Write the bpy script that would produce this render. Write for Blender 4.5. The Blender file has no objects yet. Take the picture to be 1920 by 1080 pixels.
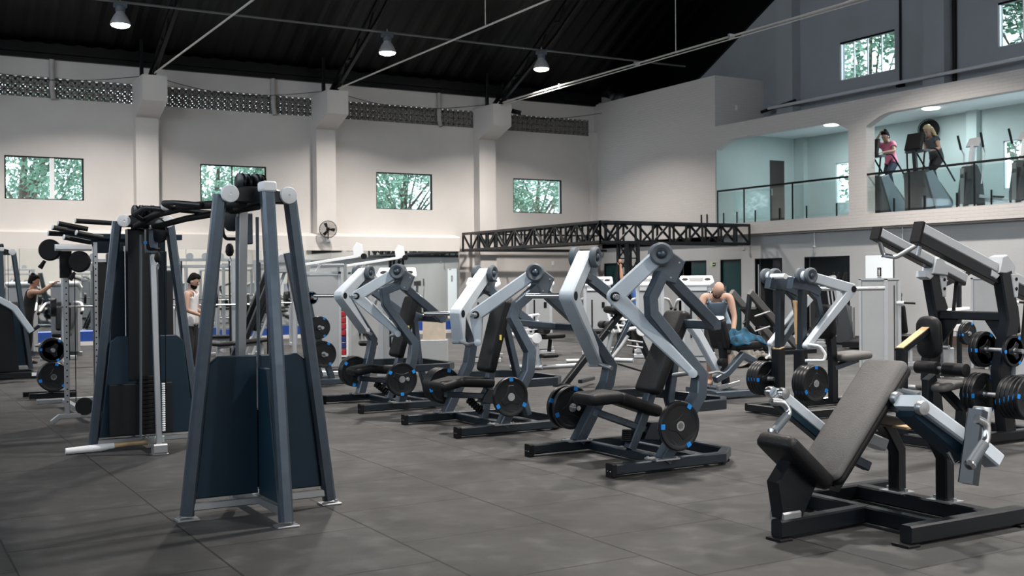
import bpy, bmesh, math, random
from mathutils import Vector, Matrix
V = Vector
random.seed(7)
C = bpy.context.scene.collection
SC = bpy.context.scene
# ------------------------------------------------------------------ camera
cam_d = bpy.data.cameras.new('camera'); cam = bpy.data.objects.new('camera', cam_d); C.objects.link(cam)
cam_d.sensor_width = 36.0; cam_d.lens = 2079.0 / 1920 * 36.0; cam_d.clip_end = 400
_yaw, _pit, _rol = [math.radians(a) for a in (30.214, -.340, -.498)]
_f = V((math.sin(_yaw) * math.cos(_pit), math.cos(_yaw) * math.cos(_pit), math.sin(_pit)))
_r = V((math.cos(_yaw), -math.sin(_yaw), 0)); _u = _r.cross(_f)
_r, _u = _r * math.cos(_rol) + _u * math.sin(_rol), _u * math.cos(_rol) - _r * math.sin(_rol)
M4 = Matrix.Identity(4)
for i in range(3):
    M4[i][0], M4[i][1], M4[i][2] = _r[i], _u[i], -_f[i]
M4[2][3] = 1.54
cam.matrix_world = M4
cam_d.dof.use_dof = True; cam_d.dof.focus_distance = 9.5; cam_d.dof.aperture_fstop = 4.0
SC.camera = cam
# ------------------------------------------------------------------ view, world
SC.view_settings.view_transform = 'Standard'; SC.view_settings.look = 'None'
SC.view_settings.gamma = 1.0; SC.view_settings.exposure = 0.10; SC.view_settings.use_curve_mapping = False
SC.cycles.use_denoising = True
SC.cycles.max_bounces = 7; SC.cycles.diffuse_bounces = 4; SC.cycles.glossy_bounces = 4; SC.cycles.transmission_bounces = 6
SC.cycles.transparent_max_bounces = 12; SC.cycles.caustics_reflective = False; SC.cycles.caustics_refractive = False
SC.cycles.sample_clamp_indirect = 6.0
W = bpy.data.worlds.new('overcast_sky'); SC.world = W; W.use_nodes = True
_bg = W.node_tree.nodes['Background']; _bg.inputs['Color'].default_value = (0.82, 0.91, 1.0, 1); _bg.inputs['Strength'].default_value = 4.0
LAMP_W = 420.0
# ------------------------------------------------------------------ helpers
def srgb(h):
    h = h.lstrip('#'); o = []
    for i in (0, 2, 4):
        c = int(h[i:i + 2], 16) / 255; o.append(c / 12.92 if c <= .04045 else ((c + .055) / 1.055) ** 2.4)
    return tuple(o)
MATS = {}
def mat(name, col, rough=.5, metal=0.0, spec=.5, noise=0.0, nscale=8.0, bump=0.0, bscale=40.0, coat=0.0, emit=None, estr=0.0):
    if name in MATS: return MATS[name]
    m = bpy.data.materials.new(name); m.use_nodes = True; nt = m.node_tree; b = nt.nodes['Principled BSDF']
    if isinstance(col, str): col = srgb(col)
    b.inputs['Base Color'].default_value = (*col, 1); b.inputs['Roughness'].default_value = rough
    b.inputs['Metallic'].default_value = metal; b.inputs['Specular IOR Level'].default_value = spec
    b.inputs['Coat Weight'].default_value = coat
    tc = None
    if noise or bump: tc = nt.nodes.new('ShaderNodeTexCoord')
    if noise:
        n = nt.nodes.new('ShaderNodeTexNoise'); n.inputs['Scale'].default_value = nscale; n.inputs['Detail'].default_value = 5
        nt.links.new(tc.outputs['Object'], n.inputs['Vector'])
        r = nt.nodes.new('ShaderNodeMapRange'); r.inputs['From Min'].default_value = .3; r.inputs['From Max'].default_value = .7
        r.inputs['To Min'].default_value = 1 - noise; r.inputs['To Max'].default_value = 1 + noise
        nt.links.new(n.outputs['Fac'], r.inputs['Value'])
        x = nt.nodes.new('ShaderNodeVectorMath'); x.operation = 'SCALE'; x.inputs[0].default_value = col
        nt.links.new(r.outputs['Result'], x.inputs['Scale']); nt.links.new(x.outputs['Vector'], b.inputs['Base Color'])
    if bump:
        n = nt.nodes.new('ShaderNodeTexNoise'); n.inputs['Scale'].default_value = bscale; n.inputs['Detail'].default_value = 4
        nt.links.new(tc.outputs['Object'], n.inputs['Vector'])
        p = nt.nodes.new('ShaderNodeBump'); p.inputs['Strength'].default_value = bump; p.inputs['Distance'].default_value = .01
        nt.links.new(n.outputs['Fac'], p.inputs['Height']); nt.links.new(p.outputs['Normal'], b.inputs['Normal'])
    if emit:
        b.inputs['Emission Color'].default_value = (*emit, 1); b.inputs['Emission Strength'].default_value = estr
    MATS[name] = m
    return m
class MB:
    def __init__(s): s.v = []; s.f = []
    def add(s, vs, fs):
        o = len(s.v); s.v += [tuple(p) for p in vs]; s.f += [tuple(i + o for i in q) for q in fs]; return s
    def box(s, lo, hi, c=0.0):
        x0, y0, z0 = lo; x1, y1, z1 = hi
        if c <= 0:
            vs = [(x, y, z) for z in (z0, z1) for y in (y0, y1) for x in (x0, x1)]
            return s.add(vs, [(0, 2, 3, 1), (4, 5, 7, 6), (0, 1, 5, 4), (2, 6, 7, 3), (0, 4, 6, 2), (1, 3, 7, 5)])
        return s.beam([(x0, (y0 + y1) / 2, (z0 + z1) / 2), (x1, (y0 + y1) / 2, (z0 + z1) / 2)], z1 - z0, y1 - y0, c=c)
    def sweep(s, pts, secs, k):
        # k: fixed side vector, section (a along k, b along d x k); secs one per point
        pts = [V(p) for p in pts]; k = V(k).normalized(); n = len(pts)
        ds = [(pts[i + 1] - pts[i]).normalized() for i in range(n - 1)]; rings = []
        for i in range(n):
            d = ds[min(i, n - 2)]; e = ds[max(i - 1, 0)]
            kk = (k - d * k.dot(d)).normalized(); b = d.cross(kk)
            m = (d + e); m = m.normalized() if m.length > 1e-6 else d
            ring = []
            for (a_, b_) in secs[i]:
                o = kk * a_ + b * b_
                if 0 < i < n - 1:
                    t = -o.dot(m) / max(d.dot(m), .25); o = o + d * t
                ring.append(pts[i] + o)
            rings.append(ring)
        return s.loft(rings)
    def loft(s, rings, cap=True):
        m = len(rings[0]); vs = [p for r in rings for p in r]; fs = []
        for i in range(len(rings) - 1):
            for j in range(m):
                a = i * m + j; b = i * m + (j + 1) % m
                fs.append((a, b, b + m, a + m))
        if cap:
            fs.append(tuple(reversed(range(m)))); fs.append(tuple(range((len(rings) - 1) * m, len(rings) * m)))
        return s.add(vs, fs)
    def beam(s, pts, a, b, k=(0, 0, 1), c=None):
        d = (V(pts[-1]) - V(pts[0])).normalized(); k = V(k)
        if abs(d.dot(k.normalized())) > .95 and len(pts) == 2: k = V((0, 1, 0))
        if c is None: c = min(a[-1] if isinstance(a, (list, tuple)) else a, b[-1] if isinstance(b, (list, tuple)) else b) * .12
        def sec(a, b):
            a /= 2; b /= 2
            return [(-a + c, -b), (a - c, -b), (a, -b + c), (a, b - c), (a - c, b), (-a + c, b), (-a, b - c), (-a, -b + c)]
        a = a if isinstance(a, (list, tuple)) else [a] * len(pts); b = b if isinstance(b, (list, tuple)) else [b] * len(pts)
        return s.sweep(pts, [sec(a[i], b[i]) for i in range(len(pts))], k)
    def tube(s, pts, r, n=10):
        pts = [V(p) for p in pts]; m = len(pts); rs = r if isinstance(r, (list, tuple)) else [r] * m
        d0 = (pts[1] - pts[0]).normalized(); ref = V((0, 0, 1)) if abs(d0.z) < .9 else V((1, 0, 0))
        u = d0.cross(ref).normalized(); rings = []
        for i in range(m):
            a = (pts[i] - pts[i - 1]).normalized() if i else d0
            b = (pts[i + 1] - pts[i]).normalized() if i < m - 1 else a
            t = (a + b); t = t.normalized() if t.length > 1e-6 else a
            u = (u - t * u.dot(t)).normalized(); w = t.cross(u)
            rings.append([pts[i] + (u * math.cos(q) + w * math.sin(q)) * rs[i] for q in [2 * math.pi * j / n for j in range(n)]])
        return s.loft(rings)
    def lathe(s, prof, p, d, n=20):
        # prof: (radius, distance along d)
        p = V(p); d = V(d).normalized(); ref = V((0, 0, 1)) if abs(d.z) < .9 else V((1, 0, 0))
        u = d.cross(ref).normalized(); w = d.cross(u); rings = []
        for (r, t) in prof:
            rings.append([p + d * t + (u * math.cos(q) + w * math.sin(q)) * max(r, 1e-4) for q in [2 * math.pi * j / n for j in range(n)]])
        return s.loft(rings)
    def prism(s, outline, p, u, w, t, c=0.0):
        # outline in (u,w) coordinates, centred thickness t along u x w
        p = V(p); u = V(u).normalized(); w = V(w).normalized(); nn = u.cross(w); n = len(outline)
        ar = sum(outline[i][0] * outline[(i + 1) % n][1] - outline[(i + 1) % n][0] * outline[i][1] for i in range(n))
        if ar < 0: outline = list(reversed(outline))
        def off(c):
            o = []
            for i in range(n):
                a = V(outline[i - 1]); b = V(outline[i]); q = V(outline[(i + 1) % n])
                e = (b - a).normalized(); g = (q - b).normalized()
                n1 = V((-e.y, e.x)); n2 = V((-g.y, g.x)); m = n1 + n2; L = m.length
                m = m / L if L > 1e-6 else n1
                o.append(b + m * (c / max(.35, m.dot(n1))))
            return o
        lv = [(c, -t / 2), (0, -t / 2 + c), (0, t / 2 - c), (c, t / 2)] if c > 0 else [(0, -t / 2), (0, t / 2)]
        return s.loft([[p + u * q[0] + w * q[1] + nn * h for q in (off(cc) if cc else [V(z) for z in outline])] for cc, h in lv])
    def build(s, name, m, parent=None, smooth=35):
        me = bpy.data.meshes.new(name); me.from_pydata([tuple(p) for p in s.v], [], s.f); me.update()
        bm = bmesh.new(); bm.from_mesh(me); bmesh.ops.recalc_face_normals(bm, faces=bm.faces); bm.to_mesh(me); bm.free()
        if smooth:
            me.polygons.foreach_set('use_smooth', [True] * len(me.polygons)); me.set_sharp_from_angle(angle=math.radians(smooth))
        for q in (m if isinstance(m, (list, tuple)) else [m]): me.materials.append(q)
        o = bpy.data.objects.new(name, me); C.objects.link(o)
        if parent: o.parent = parent
        return o
def fillet(pts, r, n=4):
    pts = [V(p) for p in pts]; out = [pts[0]]
    for i in range(1, len(pts) - 1):
        a = (pts[i - 1] - pts[i]); b = (pts[i + 1] - pts[i]); q = min(r, a.length * .45, b.length * .45)
        p0 = pts[i] + a.normalized() * q; p2 = pts[i] + b.normalized() * q
        for j in range(n + 1):
            t = j / n; out.append(p0 * (1 - t) ** 2 + pts[i] * 2 * t * (1 - t) + p2 * t * t)
    out.append(pts[-1]); return out
def rrect(a, b, r, n=4):
    o = []
    for cx, cy, q0 in ((a - r, b - r, 0), (-a + r, b - r, 90), (-a + r, -b + r, 180), (a - r, -b + r, 270)):
        for j in range(n + 1):
            q = math.radians(q0 + 90 * j / n); o.append((cx + r * math.cos(q), cy + r * math.sin(q)))
    return o
def ngon(r, n=24, ph=0): return [(r * math.cos(2 * math.pi * j / n + ph), r * math.sin(2 * math.pi * j / n + ph)) for j in range(n)]
def thing(name, label, cat, loc=(0, 0, 0), rz=0.0, group=None):
    o = bpy.data.objects.new(name, None); C.objects.link(o); o.location = loc; o.rotation_euler = (0, 0, rz); o.empty_display_size = .1
    return tag(o, label, cat, group)
def tag(o, label, cat, group=None, kind=None):
    if label: o['label'] = label
    if cat: o['category'] = cat
    if group: o['group'] = group
    if kind: o['kind'] = kind
    return o
def struct(o, label=None):
    o['kind'] = 'structure'
    if label: o['label'] = label
    return o
def dup(root, loc, rz=None, label=None, group=None, scale=None):
    def cp(o, par):
        c = o.copy(); C.objects.link(c)
        if par: c.parent = par
        for ch in list(o.children): cp(ch, c)
        return c
    r = cp(root, None); r.location = loc
    if rz is not None: r.rotation_euler = (0, 0, rz)
    if scale: r.scale = scale
    if label: r['label'] = label
    if group: r['group'] = group
    return r
def pad(name, m, parent, p, d, length, width, thick, side=(0, 1, 0), r=.04, taper=1.0):
    # upholstered slab: starts at p, runs along d, rounded corners, soft edges
    d = V(d).normalized(); side = V(side).normalized(); nn = d.cross(side)
    mb = MB(); ol = rrect(length / 2, width / 2, r, 5)
    ol = [(x, y * (1 - (1 - taper) * (x / length + .5))) for x, y in ol]
    p = V(p) + d * length / 2; rings = []
    c = min(thick * .38, .03)
    for ins, h in ((c, -.5), (c * .3, -.5 + c / thick * .35), (0, -.5 + c / thick), (0, .5 - c / thick), (c * .3, .5 - c / thick * .35), (c, .5)):
        sx = 1 - ins * 2 / length; sy = 1 - ins * 2 / width
        rings.append([p + d * (x * sx) + side * (y * sy) + nn * (h * thick) for x, y in ol])
    mb.loft(rings)
    return mb.build(name, m, parent, 50)
# ------------------------------------------------------------------ materials
m_frame = mat('frame_paint', (.062, .084, .110), .32, .5, .5, noise=.10, nscale=14, bump=.05, bscale=300, coat=.15)
m_black = mat('black_paint', (.004, .006, .009), .36, .0, .35, coat=.08)
m_lever = mat('lever_paint', (.52, .585, .65), .40, .08, .5, noise=.05, nscale=6, coat=.2)
m_cap = mat('cap_grey', (.085, .105, .125), .55)
m_chrome = mat('chrome', (.62, .64, .66), .22, 1.0)
m_plate = mat('plate_rubber', (.006, .0075, .010), .38, 0, .4, bump=.08, bscale=60)
m_base = mat('base_paint', (.010, .018, .027), .34, .1, .5, coat=.2)
m_steel = mat('brushed_steel', (.46, .48, .50), .38, .9)
m_pad = mat('black_upholstery', (.005, .0055, .007), .48, 0, .3, bump=.25, bscale=90)
m_padgrey = mat('worn_grey_upholstery', (.098, .095, .094), .62, 0, .45, noise=.10, nscale=10, bump=.3, bscale=120)
m_rubber = mat('black_rubber', (.006, .007, .009), .5, 0, .35, bump=.1, bscale=60)
m_blue = mat('blue_marker', (.01, .25, .75), .45)
m_shroud = mat('navy_shroud', (.005, .021, .038), .5, .0, .3, noise=.12, nscale=3)
m_white = mat('white_plastic', (.84, .86, .88), .4)
m_silver = mat('silver_paint', (.50, .53, .56), .42, .35)
m_greyp = mat('light_grey_panel', (.36, .375, .39), .5, .05, .4, noise=.04, nscale=3)
m_blackmat = mat('matt_black', (.004, .004, .005), .6, 0, .25)
m_tan = mat('tan_wood_and_glint', (.52, .36, .20), .55, noise=.08)  # tan for wood and for painted warm highlights
m_ceiling = mat('white_ceiling', (.72, .76, .76), .8)
m_roof = mat('dark_sheet_roof', (.0008, .001, .0014), .45, 0, .2)
m_glassd = mat('dark_glass', (.012, .03, .035), .08, 0, .6)
# ================================================================== SETTING
def plaster(name, col, noise=.06, bump=.25, ns=.7):
    return mat(name, col, .85, 0, .25, noise=noise, nscale=ns, bump=bump, bscale=14)
m_wallw = plaster('warm_plaster', (.60, .575, .555))
m_walll = plaster('pale_lower_plaster', (.475, .485, .495))
m_wallg = plaster('blue_grey_plaster', (.335, .36, .39))
m_wallm = plaster('mint_white_plaster', (.47, .55, .545))
def brick_mat(name, col):
    if name in MATS: return MATS[name]
    m = mat(name, col, .85, 0, .25); nt = m.node_tree; b = nt.nodes['Principled BSDF']
    tc = nt.nodes.new('ShaderNodeTexCoord'); sep = nt.nodes.new('ShaderNodeSeparateXYZ'); nt.links.new(tc.outputs['Object'], sep.inputs[0])
    cb = nt.nodes.new('ShaderNodeCombineXYZ'); ad = nt.nodes.new('ShaderNodeMath'); ad.operation = 'ADD'
    nt.links.new(sep.outputs['X'], ad.inputs[0]); nt.links.new(sep.outputs['Y'], ad.inputs[1])
    nt.links.new(ad.outputs[0], cb.inputs['X']); nt.links.new(sep.outputs['Z'], cb.inputs['Y'])
    br = nt.nodes.new('ShaderNodeTexBrick'); br.inputs['Scale'].default_value = 1.0
    br.inputs['Brick Width'].default_value = .24; br.inputs['Row Height'].default_value = .075; br.inputs['Mortar Size'].default_value = .008
    br.inputs['Mortar Smooth'].default_value = .4
    br.inputs['Color1'].default_value = (*[c * 1.01 for c in col], 1); br.inputs['Color2'].default_value = (*[c * .98 for c in col], 1)
    br.inputs['Mortar'].default_value = (*[c * .94 for c in col], 1)
    nt.links.new(cb.outputs[0], br.inputs['Vector']); nt.links.new(br.outputs['Color'], b.inputs['Base Color'])
    n = nt.nodes.new('ShaderNodeTexNoise'); n.inputs['Scale'].default_value = 9; n.inputs['Detail'].default_value = 5; nt.links.new(tc.outputs['Object'], n.inputs['Vector'])
    mx = nt.nodes.new('ShaderNodeMath'); mx.operation = 'MULTIPLY_ADD'; mx.inputs[1].default_value = -.7
    nt.links.new(br.outputs['Fac'], mx.inputs[0]); nt.links.new(n.outputs['Fac'], mx.inputs[2])
    bp = nt.nodes.new('ShaderNodeBump'); bp.inputs['Strength'].default_value = .5; bp.inputs['Distance'].default_value = .012
    nt.links.new(mx.outputs[0], bp.inputs['Height']); nt.links.new(bp.outputs[0], b.inputs['Normal'])
    return m
m_brick = brick_mat('painted_brick', (.60, .575, .56))
def floor_mat():
    m = mat('rubber_tiles', (.07, .07, .07), .62, 0, .45); nt = m.node_tree; b = nt.nodes['Principled BSDF']; L = nt.links
    tc = nt.nodes.new('ShaderNodeTexCoord'); mp = nt.nodes.new('ShaderNodeMapping'); L.new(tc.outputs['Object'], mp.inputs['Vector'])
    mp.inputs['Rotation'].default_value = (0, 0, math.radians(-90)); mp.inputs['Location'].default_value = (-.495, 1.70, 0)
    br = nt.nodes.new('ShaderNodeTexBrick'); L.new(mp.outputs[0], br.inputs['Vector'])
    br.inputs['Scale'].default_value = 1; br.inputs['Brick Width'].default_value = 1.0; br.inputs['Row Height'].default_value = 1.015
    br.inputs['Mortar Size'].default_value = .009; br.inputs['Mortar Smooth'].default_value = .5; br.offset = .5
    br.inputs['Color1'].default_value = (.030, .030, .031, 1); br.inputs['Color2'].default_value = (.038, .0378, .0385, 1); br.inputs['Mortar'].default_value = (.003, .003, .003, 1)
    def nz(s, d, lo, hi, a, c):
        n = nt.nodes.new('ShaderNodeTexNoise'); n.inputs['Scale'].default_value = s; n.inputs['Detail'].default_value = d; L.new(tc.outputs['Object'], n.inputs['Vector'])
        r = nt.nodes.new('ShaderNodeMapRange'); r.inputs['From Min'].default_value = lo; r.inputs['From Max'].default_value = hi
        r.inputs['To Min'].default_value = a; r.inputs['To Max'].default_value = c; L.new(n.outputs['Fac'], r.inputs['Value']); return r.outputs[0]
    x = nt.nodes.new('ShaderNodeVectorMath'); x.operation = 'SCALE'; L.new(br.outputs['Color'], x.inputs[0]); L.new(nz(1.1, 6, .3, .7, .58, 1.4), x.inputs['Scale'])
    y = nt.nodes.new('ShaderNodeVectorMath'); y.operation = 'SCALE'; L.new(x.outputs[0], y.inputs[0]); L.new(nz(4.5, 5, .52, .74, .92, 1.75), y.inputs['Scale'])
    z = nt.nodes.new('ShaderNodeVectorMath'); z.operation = 'SCALE'; L.new(y.outputs[0], z.inputs[0]); L.new(nz(120, 2, .3, .7, .85, 1.15), z.inputs['Scale'])
    L.new(z.outputs[0], b.inputs['Base Color']); L.new(nz(2.5, 5, .3, .7, .52, .74), b.inputs['Roughness'])
    bp = nt.nodes.new('ShaderNodeBump'); bp.inputs['Strength'].default_value = .5; bp.inputs['Distance'].default_value = .004; bp.invert = True
    L.new(br.outputs['Fac'], bp.inputs['Height']); L.new(bp.outputs[0], b.inputs['Normal'])
    return m
struct(MB().box((-9, -8, -.2), (27, 32, 0)).build('floor', floor_mat(), smooth=0))
D = 30.4; WX = 20.9; LX = 21.2; UX = 22.75; IX = 24.1; YB = 24.34
def wall_with_holes(mb, axis, c0, c1, a0, a1, z0, z1, holes):
    # wall slab along axis ('x' or 'y') from a0..a1, z0..z1, thickness c0..c1, holes (a,b,z,w)
    xs = sorted({a0, a1, *[h[0] for h in holes], *[h[1] for h in holes]}); zs = sorted({z0, z1, *[h[2] for h in holes], *[h[3] for h in holes]})
    for i in range(len(xs) - 1):
        for j in range(len(zs) - 1):
            cx, cz = (xs[i] + xs[i + 1]) / 2, (zs[j] + zs[j + 1]) / 2
            if any(h[0] < cx < h[1] and h[2] < cz < h[3] for h in holes): continue
            if axis == 'x': mb.box((xs[i], c0, zs[j]), (xs[i + 1], c1, zs[j + 1]))
            else: mb.box((c0, xs[i], zs[j]), (c1, xs[i + 1], zs[j + 1]))
    return mb
wins = [(-6.98, -5.12), (-1.98, -.12), (3.02, 4.90), (7.90, 9.75), (13.08, 14.93), (17.78, 19.62)]
mb = MB(); wall_with_holes(mb, 'x', D, D + .22, -9, 21.6, 0, 7.75, [(a, b, 3.73, 4.82) for a, b in wins] + [(-9, 20.71, 6.32, 6.85)])
struct(mb.build('wall_back', m_wallw, smooth=0))
# open concrete block band
mb = MB(); x = -9.0; bs = .177
while x < 20.6:
    for r in range(3):
        z = 6.32 + r * bs; c = (x + bs / 2, z + bs / 2); y0, y1 = D + .03, D + .15
        mb.box((x - .018, y0, z), (x + .018, y1, z + bs)); mb.box((x, y0, z - .018), (x + bs, y1, z + .018))
        w = .034
        for s in (1, -1):
            mb.add([(c[0] - .075 + (0 if q < 2 else 0) + dx, yy, c[1] + s * (-.075) + dz) for yy in (y0 + .01, y1 - .01) for q, (dx, dz) in enumerate(((-w / 2, s * w / 2), (w / 2, -s * w / 2), (.15 + w / 2, s * .15 - s * w / 2), (.15 - w / 2, s * .15 + s * w / 2)))],
                   [(0, 1, 2, 3), (7, 6, 5, 4), (0, 4, 5, 1), (1, 5, 6, 2), (2, 6, 7, 3), (3, 7, 4, 0)])
    x += bs
struct(mb.build('trim_1', plaster('concrete_block', (.20, .19, .18), ns=3), smooth=0), 'band of pierced concrete vent blocks high along the back wall')
# pilasters and corbel blocks
for i, xx in enumerate((-3.9, 1.15, 6.14, 11.1, 16.37)):
    mb = MB(); mb.box((xx, D - .36, 0), (xx + .58, D, 6.3), .012)
    mb.build('pilaster', m_wallw)['kind'] = 'structure'
    o = bpy.context.scene.objects[-1]
    mb = MB(); mb.prism([(-1.28, 6.9), (-1.28, 6.25), (-.36, 5.93), (0, 5.93), (0, 6.9)], (xx + .30, D, 0), (0, 1, 0), (0, 0, 1), .62)
    mb.build('corbel_block', m_wallw)['kind'] = 'structure'
mb = MB(); mb.box((20.69, D - .18, 0), (20.9, D, 6.42)); struct(mb.build('trim_2', m_wallw, smooth=0))
# projecting ledge, mirrors, blue skirting
mb = MB(); mb.prism([(0, 2.47), (-.38, 2.47), (-.38, 2.88), (-.34, 2.92), (0, 2.98)], (3.33, D, 0), (0, 1, 0), (0, 0, 1), 24.66)
struct(mb.build('trim_3', m_wallw, smooth=0), 'plastered ledge over the mirrors')
m_mirror = mat('mirror_silver', (.80, .84, .83), .02, 1.0)
x = -9.0; n = 0
while x < 15.3:
    x1 = min(x + 2.05, 15.65)
    mb = MB(); mb.box((x + .004, D - .385, .36), (x1 - .004, D - .365, 2.47)); o = mb.build('wall_mirror', m_mirror, smooth=0)
    struct(o); x = x1
mb = MB(); mb.box((-9, D - .362, 0), (15.65, D, 2.47)); struct(mb.build('wall_mirror_backing', m_wallw, smooth=0))
m_blueband = mat('blue_padding', (.012, .055, .26), .5, noise=.1, nscale=4)
mb = MB()
mb.box((-9, D - .46, .10), (15.65, D - .39, .36)); struct(mb.build('baseboard_back', m_blueband, smooth=0), 'blue padded strip below the mirrors')
mb = MB(); mb.box((-9, D - .50, 0), (15.65, D - .39, .10)); struct(mb.build('baseboard_back', m_wallw, smooth=0), 'pale kerb under the blue strip')
# windows
def window(n, xa, xb, za, zb, axis='x', c=D, mull=(.5,), white=False):
    m = m_blackmat if not white else m_white; mb = MB(); t = .035
    def bx(a, b, z, w, dc=.03):
        if axis == 'x': mb.box((a, c + .06 - dc, z), (b, c + .06 + dc, w))
        else: mb.box((c + .06 - dc, a, z), (c + .06 + dc, b, w))
    bx(xa, xb, zb - t, zb); bx(xa, xb, za, za + t * .6); bx(xa, xa + t, za, zb); bx(xb - t, xb, za, zb)
    for q in mull: bx(xa + (xb - xa) * q - .014, xa + (xb - xa) * q + .014, za, zb, .02)
    fr = struct(mb.build('window_%d' % n, m, smooth=0))
    g = MB()
    if axis == 'x': g.box((xa + t, c + .055, za), (xb - t, c + .062, zb))
    else: g.box((c + .055, xa + t, za), (c + .062, xb - t, zb))
    g.build('glass_pane', m_pane, fr, 0)
    return fr
m_pane = bpy.data.materials.new('window_glass'); m_pane.use_nodes = True; _nt = m_pane.node_tree; _nt.nodes.clear()
_o = _nt.nodes.new('ShaderNodeOutputMaterial'); _t = _nt.nodes.new('ShaderNodeBsdfTransparent'); _t.inputs[0].default_value = (.90, .95, .95, 1)
_g = _nt.nodes.new('ShaderNodeBsdfGlossy'); _g.inputs['Roughness'].default_value = .03; _x = _nt.nodes.new('ShaderNodeMixShader'); _x.inputs[0].default_value = .07
_nt.links.new(_t.outputs[0], _x.inputs[1]); _nt.links.new(_g.outputs[0], _x.inputs[2]); _nt.links.new(_x.outputs[0], _o.inputs[0])
wn = 1
for i, (a, b) in enumerate(wins):
    if a > 0: window(wn, a, b, 3.73, 4.82, mull=((.6,) if i == 2 else (.48,) if i == 3 else ())); wn += 1
# the column bit: white sash at first window
mb = MB(); mb.box((3.02 + 1.06, D + .02, 3.75), (3.02 + 1.17, D + .05, 4.79)); mb.build('window_sash', m_white, SC.objects['window_1'], 0)
# back wall right of the mirrors: recessed darker lower band already plaster; box stair core
mb = MB(); mb.box((WX, YB, 2.78), (UX, D, 7.35)); struct(mb.build('wall_stair_core', m_brick, smooth=0))
mb = MB(); mb.box((WX + .02, YB - .03, 3.1), (UX + .04, YB - .002, 5.74)); struct(mb.build('wall_mezzanine_end', m_wallm, smooth=0))
# lower right wall with door openings
doors = [(29.55, 30.30, 'teal'), (25.12, 26.40, 'pair'), (23.63, 24.50, 'teal'), (22.02, 23.07, 'open'), (19.66, 21.20, 'wide'), (18.27, 19.16, 'white')]
mb = MB(); wall_with_holes(mb, 'y', LX, LX + .2, -8, D, 0, 2.95, [(a, b, 0, 2.11) for a, b, k in doors])
struct(mb.build('wall_right_lower', m_walll, smooth=0))
mb = MB(); mb.box((LX + .2, 17, 0), (LX + .26, D, .02)); 
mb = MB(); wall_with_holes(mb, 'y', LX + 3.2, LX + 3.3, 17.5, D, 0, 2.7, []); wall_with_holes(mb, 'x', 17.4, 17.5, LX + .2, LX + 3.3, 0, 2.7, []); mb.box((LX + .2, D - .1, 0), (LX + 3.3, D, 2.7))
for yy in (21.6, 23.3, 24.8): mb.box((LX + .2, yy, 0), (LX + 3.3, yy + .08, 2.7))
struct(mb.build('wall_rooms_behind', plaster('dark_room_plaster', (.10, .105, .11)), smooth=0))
mb = MB(); mb.box((LX - .02, -8, 0), (LX, 18.2, .22)); mb.box((LX - .02, 19.2, 0), (LX, 19.62, .12)); struct(mb.build('baseboard_right', plaster('brown_skirting', (.09, .065, .05)), smooth=0))
dn = 1
m_teal = mat('teal_glass_door', (.018, .060, .065), .15, 0, .5)
for a, b, k in doors:
    mb = MB(); t = .03
    mb.box((LX - .005, a, 2.11 - t), (LX + .14, b, 2.11)); mb.box((LX - .005, a, 0), (LX + .14, a + t, 2.11)); mb.box((LX - .005, b - t, 0), (LX + .14, b, 2.11))
    fr = struct(mb.build('door_%d' % dn, m_blackmat, smooth=0)); dn += 1
    if k == 'teal':
        MB().box((LX + .05, a + t, .01), (LX + .085, b - t, 2.08)).build('door_leaf', m_teal, fr, 0)
        MB().tube([(LX + .02, b - .2, .9), (LX + .02, b - .2, 1.35)], .012).build('door_handle', m_steel, fr)
    if k == 'pair':
        MB().box((LX + .05, a + t, .01), (LX + .085, (a + b) / 2 + .1, 2.08)).build('door_leaf', m_teal, fr, 0)
    if k == 'open':
        MB().box((LX + .06, a + t, .01), (LX + .095, a + .42, 2.08)).build('door_leaf', mat('dark_curtain', (.02, .022, .03), .5), fr, 0)
        MB().tube([(LX + .02, b - .12, .05), (LX + .02, b - .12, 1.95)], .018).build('door_handle', m_steel, fr)
    if k == 'white':
        MB().box((LX - .03, a + t, .01), (LX + .01, b - t, 2.10)).build('door_leaf', mat('white_door', (.86, .90, .92), .35, emit=(.85, .93, 1), estr=.25), fr, 0)  # faint emission brightens the door leaf beyond its paint; no lamp here
        pm = MB(); cy = (a + b) / 2 - .02
        pm.box((LX - .036, cy - .06, 1.58), (LX - .031, cy + .06, 1.80)); pm.box((LX - .036, cy - .06, 1.55), (LX - .031, cy + .06, 1.565)); pl = pm.build('restroom_sign', m_blackmat, fr, 0)
        fg = MB(); fg.lathe([(.014, 0), (.014, .002)], (LX - .040, cy, 1.765), (1, 0, 0), 12); fg.box((LX - .040, cy - .022, 1.67), (LX - .037, cy + .022, 1.745)); fg.box((LX - .040, cy - .018, 1.60), (LX - .037, cy - .003, 1.67)); fg.box((LX - .040, cy + .003, 1.60), (LX - .037, cy + .018, 1.67))
        fg.build('pictogram', m_white, pl, 0)
        MB().box((LX - .036, b - .72, 2.045), (LX - .031, b - .53, 2.075)).build('sign_strip', m_blackmat, fr, 0)
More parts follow.
